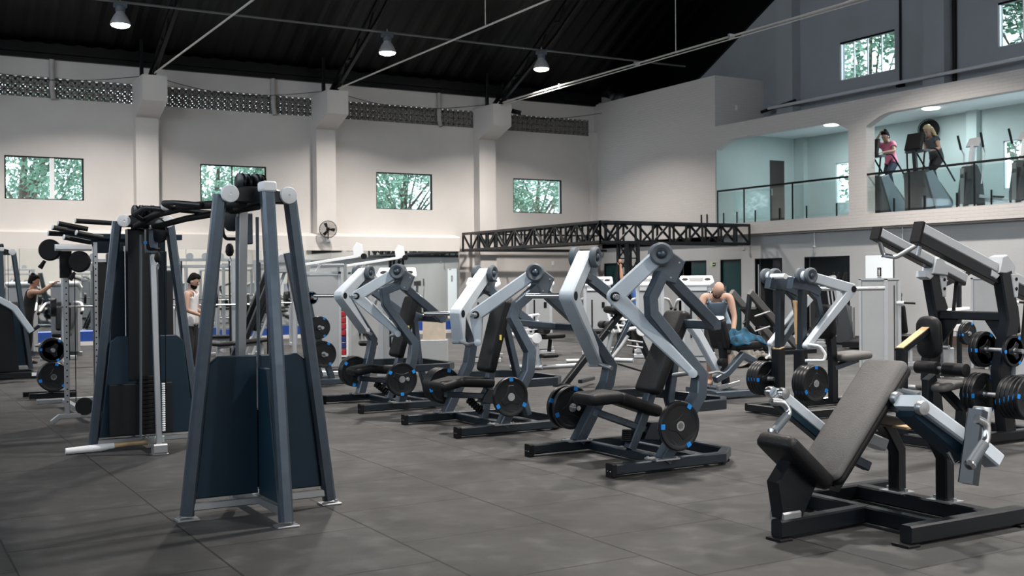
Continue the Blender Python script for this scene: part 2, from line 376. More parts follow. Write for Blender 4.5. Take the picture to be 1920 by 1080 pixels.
# mezzanine slab, pier, arched beam, floor and ceiling
mb = MB(); mb.box((WX, -8, 2.78), (LX + .3, YB, 3.10)); struct(mb.build('slab_mezzanine_edge', m_brick, smooth=0))
mb = MB(); mb.box((LX + .3, -8, 2.78), (IX, YB + .06, 3.08)); mb.box((LX, YB, 2.6), (IX + .2, D, 2.78)); struct(mb.build('floor_mezzanine', m_wallg, smooth=0))
mb = MB(); mb.box((WX + .14, -8, 5.72), (IX, YB, 5.80)); struct(mb.build('ceiling_mezzanine', m_ceiling, smooth=0))
def arch(ya, yb, zt=5.89, zb=5.46, zc=5.22, r=.75):
    # lintel with curved haunches between piers at ya (low) and yb (high)
    pts = [(ya, zt), (yb, zt), (yb, zc - .02)]
    for j in range(7):
        q = j / 6; pts.append((yb - .02 - r * q, zc + (zb - zc) * math.sin(q * math.pi / 2)))
    for j in range(7):
        q = 1 - j / 6; pts.append((ya + .02 + r * q, zc + (zb - zc) * math.sin(q * math.pi / 2)))
    pts.append((ya, zc - .02)); return pts
mb = MB()
for ya, yb in ((19.40, YB), (13.5, 18.84), (7.6, 12.94), (1.7, 7.04)):
    mb.prism(arch(ya, yb), (WX + .11, 0, 0), (0, 1, 0), (0, 0, 1), .22)
for ya, yb in ((18.84, 19.40), (12.94, 13.5), (7.04, 7.6), (-8, 1.7)):
    mb.box((WX, ya, 3.1), (WX + .30, yb, 5.89))
mb.box((WX + .2, -8, 5.80), (UX + .05, YB, 5.89))
struct(mb.build('beam_mezzanine_arches', m_brick, smooth=0))
mb = MB(); uw = [(19.55, 21.40), (14.7, 16.57), (9.8, 11.65)]
wall_with_holes(mb, 'y', UX, UX + .2, -8, D, 5.89, 16.5, [(a, b, 6.87, 7.90) for a, b in uw])
for ya in (22.85, 17.80, 12.9, 8.0): mb.box((UX - .32, ya, 5.89), (UX, ya + .62, 16))
struct(mb.build('wall_right_upper', m_wallg, smooth=0))
for a, b in uw[:2]:
    window(wn, a, b, 6.87, 7.90, 'y', UX, (.25, .5, .75) if a > 19 else (.66,), True); wn += 1
for a, b in uw[:2]:
    mb = MB(); mb.box((UX + .02, a, 7.85), (UX + .10, b, 7.91)); mb.build('window_head', m_blackmat, SC.objects['window_%d' % (wn - (2 if a > 19 else 1))], 0)
iw = [(22.2, 22.85, 3.7, 4.85), (14.9, 17.42, 3.7, 4.87), (10, 12, 3.7, 4.87)]
mb = MB(); wall_with_holes(mb, 'y', IX, IX + .15, -8, YB, 3.08, 5.8, iw)
wall_with_holes(mb, 'x', YB, YB + .12, UX + .02, IX + .15, 3.08, 5.8, [(22.97, 23.56, 3.08, 5.04)])
mb.box((IX - .16, 23.95, 3.08), (IX, YB, 5.72)); mb.box((IX - .16, 18.05, 3.08), (IX, 18.35, 5.72))
struct(mb.build('wall_mezzanine', m_wallm, smooth=0))
for a, b, z0, z1 in iw[:2]:
    window(wn, a, b, z0, z1, 'y', IX, (.12,) if b - a > 1 else (), True); wn += 1
mb = MB(); mb.box((22.97, YB + .02, 3.1), (23.56, YB + .06, 5.04)); fr = struct(mb.build('door_%d' % dn, mat('brown_door', (.045, .036, .034), .5), smooth=0)); dn += 1
MB().tube([(23.05, YB + .0, 4.0), (23.05, YB + .0, 4.2)], .012).build('door_handle', m_steel, fr)
# roof: corrugated dark sheets, soffit panel on the gable
mb = MB(); 
def roofz(y): return 7.45 + .55 * (D + .3 - y) if y > 12 else 7.45 + .55 * (D + .3 - 12) - .55 * (12 - y)
rows = []; x = -9.5
while x < 27:
    rows.append(x); x += .125
for (y0, y1) in ((D + .6, 12.0), (12.0, -8.5)):
    vs = []; fs = []
    for i, xx in enumerate(rows):
        h = .03 if (i // 2) % 2 else 0.0
        vs += [(xx, y0, roofz(y0) + h), (xx, y1, roofz(y1) + h)]
    for i in range(len(rows) - 1): fs.append((2 * i, 2 * i + 2, 2 * i + 3, 2 * i + 1))
    mb.add(vs, fs)
struct(mb.build('ceiling', m_roof, smooth=0), 'dark corrugated roof sheets')
mb = MB(); mb.prism([(31, 5.89 + .2), (27.0, 7.97), (22, 10.55), (12, 15.7), (12, 17.9), (31, 7.6)], (UX - .05, 0, 0), (0, 1, 0), (0, 0, 1), .1)
struct(mb.build('trim_4', m_roof, smooth=0), 'dark boarding under the roof slope')
mb = MB(); mb.box((-9, D - .12, 7.30), (21, D + .25, 7.80)); mb.box((-9, D - .3, 7.42), (21, D - .1, 7.62)); mb.box((-9, D + .25, 7.0), (24, D + 2.2, 7.1)); struct(mb.build('trim_5', m_roof, smooth=0), 'dark gutter along the eaves')
# left and street side walls behind the camera, unseen; high openings added for daylight
mb = MB(); wall_with_holes(mb, 'x', -8.2, -8, -9, 27, 0, 7.5, [(x, x + 4.2, 4.4, 7.2) for x in (-8.2, -3.2, 1.8, 6.8, 11.8, 16.8)])
struct(mb.build('wall_front', m_wallw, smooth=0))
mb = MB(); wall_with_holes(mb, 'y', -9.2, -9, -8, D, 0, 16.5, [(y, y + 4.4, 4.6, 10.5) for y in (-6.5, -1.5, 3.5, 8.5, 13.5, 18.5)]); struct(mb.build('wall_left', m_wallw, smooth=0))
# rafters, tie rods, hangers
m_rod = mat('pale_rod', (.55, .53, .50), .5, .1)
for xx in (1.45, 6.43, 11.4, 16.67):
    t = thing('roof_rafter', 'black steel roof rafter rising from the corbel block at %s' % {1.45: 'the far end', 6.43: 'the first pilaster', 11.4: 'the fan pilaster', 16.67: 'the pilaster beside the truss'}[xx], 'rafter', (xx, D, 0), 0, 'steel roof rafters')
    mb = MB()
    for dy in (0, -.55):
        mb.beam([(0, -.75, 6.95), (0, -.75 + dy * .2 - 3.3, 8.7 - dy * .3), (0, -17.9, 16.9)] if dy == 0 else [(0, -1.15, 6.92), (0, -4.4, 8.4), (0, -17.9, 16.2)], .10, .10, (1, 0, 0))
    mb.build('chord', m_roof, t)
    mb = MB()
    for j in range(16):
        y = -1.0 - j * 1.0; z = 6.98 + j * .58
        mb.beam([(0, y, z + .06), (0, y - .5, z + .02)], .04, .04, (1, 0, 0)); mb.beam([(0, y - .5, z + .02), (0, y - 1.0, z + .62)], .04, .04, (1, 0, 0))
    mb.build('web_bars', m_roof, t)
    mb = MB(); mb.beam([(-.2, -.7, 6.9), (-.2, -.7, 7.9)], .09, .09, (1, 0, 0)); mb.beam([(.12, -.6, 6.9), (.2, -1.0, 7.6)], .05, .05, (1, 0, 0)); mb.build('stub_post', m_roof, t)
where = {6.43: 'tie rod running from the first corbel block into the roof', 11.4: 'tie rod running from the middle corbel block, with one hanger', 16.67: 'double tie rod running from the corbel block beside the camera box'}
for xx in (6.43, 11.4, 16.67):
    t = thing('tie_rod', 'thin pale steel ' + where[xx], 'tie rod', (xx, D, 0), 0, 'roof tie rods')
    mb = MB(); mb.tube([(0, -1.15, 6.95), (0, -36, 6.95)], .022, 8)
    if xx > 16: mb.tube([(.09, -1.15, 6.99), (.09, -36, 6.93)], .022, 8); mb.tube([(-.05, -1.1, 6.86), (-.05, -30, 6.88)], .014, 6)
    mb.build('rod', m_rod, t)
    for y in ((-9.8,) if xx < 12 else (-9.6,) if xx > 16 else ()) :
        MB().tube([(0, y, 6.95), (0, y, roofz(D + y))], .011, 6).build('hanger', m_rod, t)
    if xx > 16:
        for y in (-4.5, -8.0, -11.5): MB().box((-.03, y - .03, 6.91), (.12, y + .03, 7.01)).build('rod_clamp', m_steel, t)
MB().tube([(-9, 26.5, 8.03), (21.6, 26.5, 8.03)], .028, 8).build('trim_6', mat('dark_conduit', (.12, .12, .12), .5))['kind'] = 'structure'
# rain pipes on the back wall
for xx, w in ((4.15, 'short pale drain pipe crossing the vent blocks above the first window'), (9.95, 'short pale drain pipe crossing the vent blocks above the second window'), (15.15, 'short pale drain pipe crossing the vent blocks near the truss')):
    mb = MB(); mb.tube(fillet([(xx, D - .06, 7.3), (xx, D - .06, 6.50), (xx + .03, D - .10, 6.28)], .06), .065, 12)
    mb.lathe([(.072, 0), (.072, .07)], (xx, D - .06, 6.62), (0, 0, 1), 12)
    tag(mb.build('drain_pipe', plaster('pipe_paint', (.42, .41, .40), ns=4)), w, 'pipe', 'drain pipes on the back wall')
# sagging cable along the wall top
mb = MB()
xs = [-3.6, 1.45, 6.43, 11.4, 16.67, 20.7]
for a, b in zip(xs[:-1], xs[1:]):
    mb.tube([(a + (b - a) * t, D - (.75 if True else 0) + .62 * math.sin(math.pi * t), 6.98 - .22 * math.sin(math.pi * t)) for t in [j / 12 for j in range(13)]], .009, 5)
tag(mb.build('power_cable', m_blackmat), 'thin black cable sagging between the corbel blocks', 'cable')
# pipes on the upper right wall
mb = MB(); mb.tube([(UX - .42, 23.7, 6.42), (UX - .42, -8, 6.42)], .045, 10)
struct(mb.build('trim_7', mat('grey_pipe', (.62, .64, .67), .45)), 'grey pipe run along the upper wall')
mb = MB(); mb.tube([(UX - .36, 22.7, 6.50), (UX - .40, 24.0, 6.36)], .05, 8); mb.tube([(UX - .06, 19.32, 6.5), (UX - .06, 19.32, 11)], .028, 8); mb.tube([(UX - .06, 17.7, 6.0), (UX - .06, 17.7, 11)], .05, 8); mb.box((UX - .12, 19.22, 6.38), (UX, 19.42, 6.5))
struct(mb.build('trim_8', m_blackmat), 'black pipes on the upper wall')
mb = MB(); mb.box((20.9 + .75, YB - .015, 6.42), (20.9 + .83, YB, 6.56)); tag(mb.build('wall_switch', m_white), 'small white box on the end of the brick stair core', 'switch')

m_led = mat('blue_led', (.2, .25, 1), .5, emit=(.16, .20, 1.0), estr=3.0)
mb = MB(); mb.box((-9, D - .44, .362), (5.6, D - .40, .376)); o = mb.build('led_strip', m_led, None, 0); tag(o, 'blue light strip along the top of the blue skirting below the mirrors', 'led strip')
# ================================================================== LAMPS, TRUSS
m_glow = mat('lamp_glow', (1, .95, .85), .5, emit=(1.0, .95, .86), estr=40.0)
def high_bay(x, y, label):
    t = thing('high_bay_lamp', label, 'lamp', (x, y, 7.50), 0, 'bell shaped high bay lamps')
    mb = MB(); mb.lathe([(.22, 0), (.225, .03), (.20, .10), (.15, .20), (.10, .27), (.09, .30), (.08, .30), (.085, .26), (.14, .18), (.19, .09), (.21, 0)], (0, 0, 0), (0, 0, 1), 28); mb.build('lamp_shade', m_greyp, t)
    mb = MB(); mb.lathe([(.105, .30), (.11, .32), (.11, .42), (.09, .44)], (0, 0, 0), (0, 0, 1), 20); mb.box((-.14, -.08, .40), (.14, .08, .50), .01); mb.build('gear_box', m_cap, t)
    MB().tube([(0, 0, .5), (0, 0, .62)], .012).build('hook', m_steel, t)
    MB().lathe([(.215, .03), (.215, -.01), (.19, -.05), (.12, -.075), (0, -.085)], (0, 0, .02), (0, 0, 1), 28).build('lens', m_glow, t)
    L = bpy.data.lights.new('lamp_light', 'AREA'); L.shape = 'DISK'; L.size = .42; L.energy = LAMP_W; L.color = (1.0, .93, .86); L.spread = math.radians(128)
    lo = bpy.data.objects.new('lamp_light', L); C.objects.link(lo); lo.parent = t; lo.location = (0, 0, -.09)
    return t
for x, w in ((5.1, 'bell shaped high bay lamp over the first pilaster, glowing warm'), (11.75, 'bell shaped high bay lamp between the first two tie rods'), (16.45, 'bell shaped high bay lamp above the vent blocks near the truss pilaster')):
    high_bay(x, 26.5, w)
for y in (16.4, 8.5, .5, -4.8):  # unseen lamp rows added to brighten the right and front walls
    for x in (6.4, 12.2, 17.6):
        if y == .5 and x < 5: continue
        high_bay(x, y, 'unseen bell shaped high bay lamp added out over the gym floor').location.z = 7.6
high_bay(-1.5, 26.5, 'bell shaped high bay lamp beyond the first pilaster')
# box truss
t = thing('box_truss', 'black steel box truss, L shaped, from the mirror ledge to the mezzanine edge', 'truss', (15.76, 22.69, 0))
def truss_run(p0, p1, side, name, w=.52):
    p0, p1, side = V(p0), V(p1), V(side); L = (p1 - p0).length; n = int(L / .5); mb = MB()
    for s in (0, w):
        for z in (0, .5): mb.beam([p0 + side * s + V((0, 0, z)), p1 + side * s + V((0, 0, z))], .075, .075)
        for i in range(n + 1):
            a = p0 + (p1 - p0) * (i / n) + side * s; mb.beam([a, a + V((0, 0, .5))], .05, .05, (1, 0, 0))
            if i < n:
                b = p0 + (p1 - p0) * ((i + 1) / n) + side * s
                mb.beam([a + V((0, 0, 0 if i % 2 else .5)), b + V((0, 0, .5 if i % 2 else 0))], .05, .05, (0, 0, 1))
    for i in range(n + 1):
        for z in (0, .5):
            a = p0 + (p1 - p0) * (i / n) + V((0, 0, z)); mb.beam([a, a + side * w], .045, .045)
            if i < n: b = p0 + (p1 - p0) * ((i + 1) / n) + side * w + V((0, 0, z)); mb.beam([a, b], .04, .04)
    return mb.build(name, m_black, t, 0)
truss_run((0, 0, 2.5), (0, 7.32, 2.5), (1, 0, 0), 'chord_run')
truss_run((0, 0, 2.5), (4.9, 0, 2.5), (0, 1, 0), 'chord_run')
mb = MB(); mb.beam([(0, 7.2, 2.5), (4.9, 7.2, 2.5)], .08, .08); mb.beam([(0, 7.2, 3.0), (4.9, 7.2, 3.0)], .05, .05); mb.beam([(0, 6.72, 2.5), (4.9, 6.72, 2.5)], .07, .07); [mb.beam([(x_, 6.72, 2.5), (x_, 7.2, 2.5)], .05, .05) for x_ in (.6, 1.6, 2.6, 3.6, 4.6)]; mb.build('wall_chord', m_black, t, 0)
mb = MB()
for (x, y) in ((.81, .02), (1.17, .02), (.81, .36), (1.17, .36)): mb.beam([(x, y, 0), (x, y, 2.5)], .085, .085, (1, 0, 0))
for i in range(6):
    for y in (.02, .36): mb.beam([(.81 if i % 2 else 1.17, y, i * .42), (1.17 if i % 2 else .81, y, i * .42 + .42)], .03, .03, (0, 1, 0)); mb.beam([(.81, y, i * .42 + .42), (1.17, y, i * .42 + .42)], .03, .03, (0, 1, 0))
    for x in (.81, 1.17): mb.beam([(x, .02 if i % 2 else .36, i * .42), (x, .36 if i % 2 else .02, i * .42 + .42)], .03, .03, (1, 0, 0))
mb.build('support_post', m_black, t, 0)
# ================================================================== WEIGHT PLATES
def make_plate(R=.2, th=.042):
    t = thing('weight_plate', '', 'weight plate')
    mb = MB(); k = R / .2
    mb.lathe([(R * .80, -th / 2 + .004), (R * .83, -th / 2), (R * .96, -th / 2), (R, -th / 2 + .008), (R, th / 2 - .008), (R * .96, th / 2), (R * .83, th / 2), (R * .80, th / 2 - .004), (R * .80, -th / 2 + .004)], (0, 0, 0), (0, 1, 0), 40)
    # rounded triangular hub whose corners meet the rim
    ol = []
    for i in range(3):
        q = math.radians(90 + 120 * i)
        for dq in (-16, -8, 0, 8, 16): ol.append((R * .84 * math.cos(q + math.radians(dq)), R * .84 * math.sin(q + math.radians(dq))))
        q2 = q + math.radians(60); ol.append((R * .50 * math.cos(q2 - .35), R * .50 * math.sin(q2 - .35))); ol.append((R * .46 * math.cos(q2), R * .46 * math.sin(q2))); ol.append((R * .50 * math.cos(q2 + .35), R * .50 * math.sin(q2 + .35)))
    mb.prism(ol, (0, 0, 0), (1, 0, 0), (0, 0, 1), th * .5, .004)
    mb.prism([(x * .72, y * .72) for x, y in ol], (0, 0, 0), (1, 0, 0), (0, 0, 1), th * 1.0, .007)
    for i in range(3):
        q = math.radians(30 + 120 * i); d = V((math.cos(q), 0, math.sin(q))); mb.beam([d * R * .40, d * R * .85], R * .12, th * .28, (-d.z, 0, d.x))
    mb.build('plate_disc', m_plate, t)
    MB().lathe([(R * .13, -th * .56), (R * .20, -th * .56), (R * .20, th * .56), (R * .13, th * .56), (R * .13, -th * .56)], (0, 0, 0), (0, 1, 0), 24).build('hub_ring', m_chrome, t)
    for i in range(3):
        q = math.radians(90 + 120 * i); u = V((math.cos(q), 0, math.sin(q))); w = V((-u.z, 0, u.x))
        MB().prism(rrect(R * .105, R * .095, R * .03, 2), u * R * .875, w, u, th + .006).build('blue_marker', m_blue, t)
    return t
PL = {R: make_plate(R, th) for R, th in ((.2, .042), (.17, .038), (.15, .036), (.095, .03))}
for p in PL.values(): p['used'] = 0
def plate(R, loc, rz, label, group, roll=0.0, par=None):
    src = PL[R]
    if not src['used']: o = src; src['used'] = 1
    else: o = dup(src, loc); 
    o.location = loc; o.rotation_euler = (0, roll, rz); o['label'] = label; o['group'] = group
    return o
# ================================================================== ISO PRESS MACHINES
def lever_outline(P, E, T, w0=.062, w1=.068, w2=.034):
    # boomerang from pivot P over elbow E to tip T (2D)
    P, E, T = V(P), V(E), V(T); a = (E - P).normalized(); b = (T - E).normalized()
    na = V((-a.y, a.x)); nb = V((-b.y, b.x)); o = []
    sgn = 1 if (a.x * b.y - a.y * b.x) > 0 else -1
    m = (na + nb).normalized(); k = 1 / max(.5, m.dot(na))
    outer = [P - na * w0 * sgn]
    q0 = E - na * w1 * sgn; q1 = E - nb * w1 * sgn
    c = E
    for j in range(6):
        v = (-na * sgn).lerp(-nb * sgn, j / 5).normalized(); outer.append(c + v * w1)
    outer.append(T - nb * w2 * sgn)
    for j in range(1, 6):
        q = math.pi * j / 6; v = (-nb * sgn) * math.cos(q) + b * math.sin(q); outer.append(T + v * w2)
    outer.append(T + nb * w2 * sgn)
    outer.append(E + m * sgn * w1 * k)
    outer.append(P + na * w0 * sgn)
    for j in range(1, 6):
        q = math.pi * j / 6; v = (na * sgn) * math.cos(q) - a * math.sin(q); outer.append(P + v * w0)
    return [(p.x, p.y) for p in outer]
def press(yc, label, pv, el, tp, knee, b1, b2, seat, back, s=.545, handle=.24):
    t = thing('chest_press_machine', label, 'exercise machine', (5.02, yc, 0), 0, 'plate loaded press machines in a row')
    mb = MB()
    mb.beam([(0, -.62, .062), (1.12, -.62, .062), (1.34, -.42, .062), (1.34, .42, .062), (1.12, .62, .062), (0, .62, .062)], .085, .085); 
    mb.beam([(.63, -.6, .055), (.63, .6, .055)], .07, .08); mb.beam([(1.0, -.6, .05), (1.0, .6, .05)], .06, .07)
    mb.build('base_frame', m_base, t)
    for y in (-.62, .62):
        mb = MB(); mb.box((-.022, y - .048, 0), (.02, y + .048, .110), .008); e = mb.build('end_cap', m_blackmat, t)
        mb = MB(); [mb.lathe([(.007, 0), (.006, -.004), (0, -.005)], (-.022, y + q, .05), (1, 0, 0), 8) for q in (-.018, .018)]; mb.build('bolts', m_chrome, e)
        MB().box((1.2, y * .8 - .04, 0), (1.28, y * .8 + .04, .025)).build('rubber_foot', m_blackmat, t)
    for sg in (-1, 1):
        yk, yp = sg * .645, sg * (s + .03)
        pts = [(.50, sg * .62, .09), (knee[0], yk, knee[1]), (knee[0] + .03, yk - sg * .01, knee[2]), (b1[0], yp, b1[1]), (b2[0], yp, b2[1]), (pv[0] - .01, yp, pv[1] - .16)]
        MB().beam(pts, [.12, .12, .11, .08, .08, .08], .10, (0, 1, 0)).build('side_frame', m_frame, t, 12)
        # foot plate with bolts
        mb = MB(); mb.box((.38, sg * .62 - .08, .10), (.62, sg * .62 + .08, .112)); [mb.lathe([(.012, 0), (.012, .012), (0, .014)], (x, sg * .62 + y, .112), (0, 0, 1), 8) for x in (.40, .60) for y in (-.06, .06)]
        mb.build('foot_plate', m_steel, t)
        ang = math.radians(33); d = V((-math.cos(ang), -sg * math.sin(ang), 0)); nrm = V((-math.sin(ang), sg * math.cos(ang), 0)); P0 = V((pv[0], sg * s, 0)); Z = V((0, 0, 1))
        lv = MB(); lv.prism(lever_outline((0, pv[1]), el, tp), P0, d, Z, .135, .012); L = lv.build('lever_arm', m_lever, t)
        # pivot bracket behind the lever
        ol = [(-.02, pv[1] - .02), (.03, pv[1] - .19), (-.16, pv[1] - .24), (-.24, pv[1] - .06), (-.12, pv[1] + .03)]
        mb = MB(); mb.prism([(x + .04, z) for x, z in ol], P0, d, Z, .095, .008); B = mb.build('pivot_bracket', m_cap, t)
        mb = MB(); [mb.lathe([(.008, -.052), (.008, .052)], P0 + d * (x + .04) + Z * z, nrm, 8) for x, z in ((-.02, pv[1] - .15), (-.12, pv[1] - .19), (-.19, pv[1] - .07))]; mb.build('bolts', m_steel, B)
        for q in (-1, 1):
            p = P0 + Z * pv[1] + nrm * q * .098
            mb = MB(); mb.lathe([(.0, -.03), (.075, -.03), (.092, -.02), (.095, 0), (.092, .02), (.078, .032), (.060, .030), (.045, .020), (.043, .012), (0, .012)], p, nrm * q, 32); w = mb.build('pivot_cap', m_cap, t)
            MB().lathe([(.036, .010), (.036, .02), (.028, .032), (.015, .039), (0, .041)], p, nrm * q, 20).build('cap_dome', m_frame, w)
        # elbow boss and loading horn
        pe = P0 + d * el[0] + Z * el[1]
        MB().lathe([(.040, -.07), (.040, .074), (.032, .080)], pe, nrm, 20).build('elbow_collar', m_blackmat, L)
        MB().lathe([(.024, .05), (.024, .40), (.019, .41), (0, .41)], pe, nrm, 18).build('loading_horn', m_chrome, L)
        pt = P0 + d * tp[0] + Z * tp[1]
        h = MB(); h.tube([pt, pt + V((0, -sg * handle, -.035))], .019, 12); h.build('handle', m_steel, L)
        MB().lathe([(.036, -.068), (.036, .070), (.02, .074)], pt, nrm, 16).build('tip_disc', m_lever, L)
        # storage horn
        hl = .07 if sg < 0 else .32
        MB().lathe([(.022, 0), (.022, hl), (.026, hl), (.026, hl + .018), (0, hl + .02)], (.55, sg * .66, .385), (0, sg, 0), 18).build('storage_horn', m_chrome, t)
        # rear strut
        MB().beam([(pv[0] + .04, yp, pv[1] - .17), (pv[0] + .62, sg * .50, pv[1] - .60)], .07, .095, (0, 1, 0)).build('rear_strut', m_frame, t)
    xe, ze = pv[0] + .60, pv[1] - .59
    MB().beam([(xe, -.54, ze), (xe, .54, ze)], .08, .08).build('crossbar', m_frame, t)
    mb = MB(); kx = knee[0] - .02
    mb.beam([(kx, -.62, .50), (1.16, -.60, .50), (1.30, -.44, .50), (1.30, .44, .50), (1.16, .60, .50), (kx, .62, .50)], .085, .055); mb.build('rear_bumper', m_base, t)
    # centre column and seat
    bd = (V((back[1][0], 0, back[1][1])) - V((back[0][0], 0, back[0][1])))
    c0 = V((back[0][0], 0, back[0][1])) + bd * .70 + V((.09, 0, 0))
    MB().beam([(1.18, 0, .09), (1.06, 0, .50), c0, (xe, 0, ze)], .08, .07, (0, 1, 0)).build('rear_column', m_frame, t)
    pad('backrest', m_pad, t, (back[0][0], 0, back[0][1]), bd, bd.length, .30, .105)
    MB().box((back[0][0] + bd.x * .45 - .012, -.159, back[0][1] + bd.z * .45), (back[0][0] + bd.x * .45 + .012, -.150, back[0][1] + bd.z * .45 + .055)).build('maker_tag', mat('yellow_tag', (.75, .62, .12), .5), t, 0)
    sd = V((seat[1][0] - seat[0][0], 0, seat[1][1] - seat[0][1]))
    # cushion in two facets (waterfall front)
    A = V((seat[0][0], 0, seat[0][1])); d1 = (sd.normalized() + V((0, 0, .28))).normalized() if seat[0][1] - seat[1][1] < .15 else (sd.normalized() + V((0, 0, .35))).normalized()
    pad('seat', m_pad, t, A, d1, sd.length * .45, .33, .10)
    pad('seat', m_pad, t, A + d1 * sd.length * .40, sd, sd.length * .66, .33, .10, taper=.8)
    mid = A + sd * .75
    MB().beam([(.63, 0, .09), (.63 + (back[0][0] - .63) * .5 + .03, 0, .09 + (back[0][1] - .09) * .5), (back[0][0] + .09, 0, back[0][1] + .12)], .085, .085, (0, 1, 0)).build('seat_post', m_frame, t)
    MB().prism([(seat[1][0] - .10, seat[1][1] - .14), (seat[1][0] + .06, seat[1][1] - .16), (seat[1][0] + .12, seat[1][1] + .0), (seat[1][0] - .02, seat[1][1] + .0)], (0, 0, 0), (1, 0, 0), (0, 0, 1), .13, .006).build('seat_hinge', m_base, t)
    MB().beam([A + sd * .2 - V((0, 0, .07)), A + sd * 1.0 - V((0, 0, .08))], .07, .06, (0, 1, 0)).build('seat_bracket', m_frame, t)
    mb = MB(); a = V((.60, 0, .17)); b = V((mid.x - .06, 0, mid.z - .12)); [mb.lathe([(.040, -.010), (.046, 0), (.040, .010)], a.lerp(b, j / 5), b - a, 14) for j in range(6)]; mb.build('adjuster_boot', m_blackmat, t)
    return t
press(7.72, 'press machine closest to the camera, grey boomerang levers hanging low past the seat', (.554, 1.75), (.37, 1.41), (-.25, .785), (.85, .60, .76), (.44, 1.27), (.43, 1.40), ((.14, .55), (.84, .31)), ((.82, .56), (1.18, 1.26)))
press(10.33, 'middle press machine of the row, levers swung forward with short drop ends', (.96, 1.63), (.62, 1.20), (.60, .91), (.80, .62, .82), (.66, 1.17), (.72, 1.30), ((.06, .45), (.68, .40)), ((.66, .58), (.88, 1.34)))
press(12.80, 'press machine at the far end of the row beside the plate tree', (.53, 1.67), (.50, 1.38), (.0, .92), (.66, .62, .80), (.35, 1.28), (.33, 1.44), ((.12, .44), (.66, .38)), ((.73, .60), (.97, 1.36)))
G = 'weight plates on the press machines'
plate(.2, (5.60, 6.985, .375), 0, 'large black plate with blue markers on the side of the closest press machine', G, .55)
plate(.2, (5.55, 8.47, .385), 0, 'large plate on the window side of the closest press machine, inner one', G, .2)
plate(.2, (5.55, 8.57, .385), 0, 'large plate on the window side of the closest press machine, outer one', G, .9)
plate(.2, (5.56, 9.60, .385), 0, 'large black plate with a blue marker at its top on the middle press machine', G, 0)
for j, w in enumerate(('innermost', 'second', 'third', 'outermost')): plate(.2, (5.55, 11.05 + .045 * j, .385), 0, 'large plate on the window side of the middle press machine, ' + w, G, .3 + j * .01)
plate(.2, (5.50, 12.08, .385), 0, 'large plate facing the camera on the far press machine of the row', G, math.radians(60))
for j, w in enumerate(('inner', 'middle', 'outer')): plate(.2, (5.50, 13.52 + .045 * j, .385), 0, 'large plate on the mirror side of the far press machine, ' + w + ' one', G, 1.2)
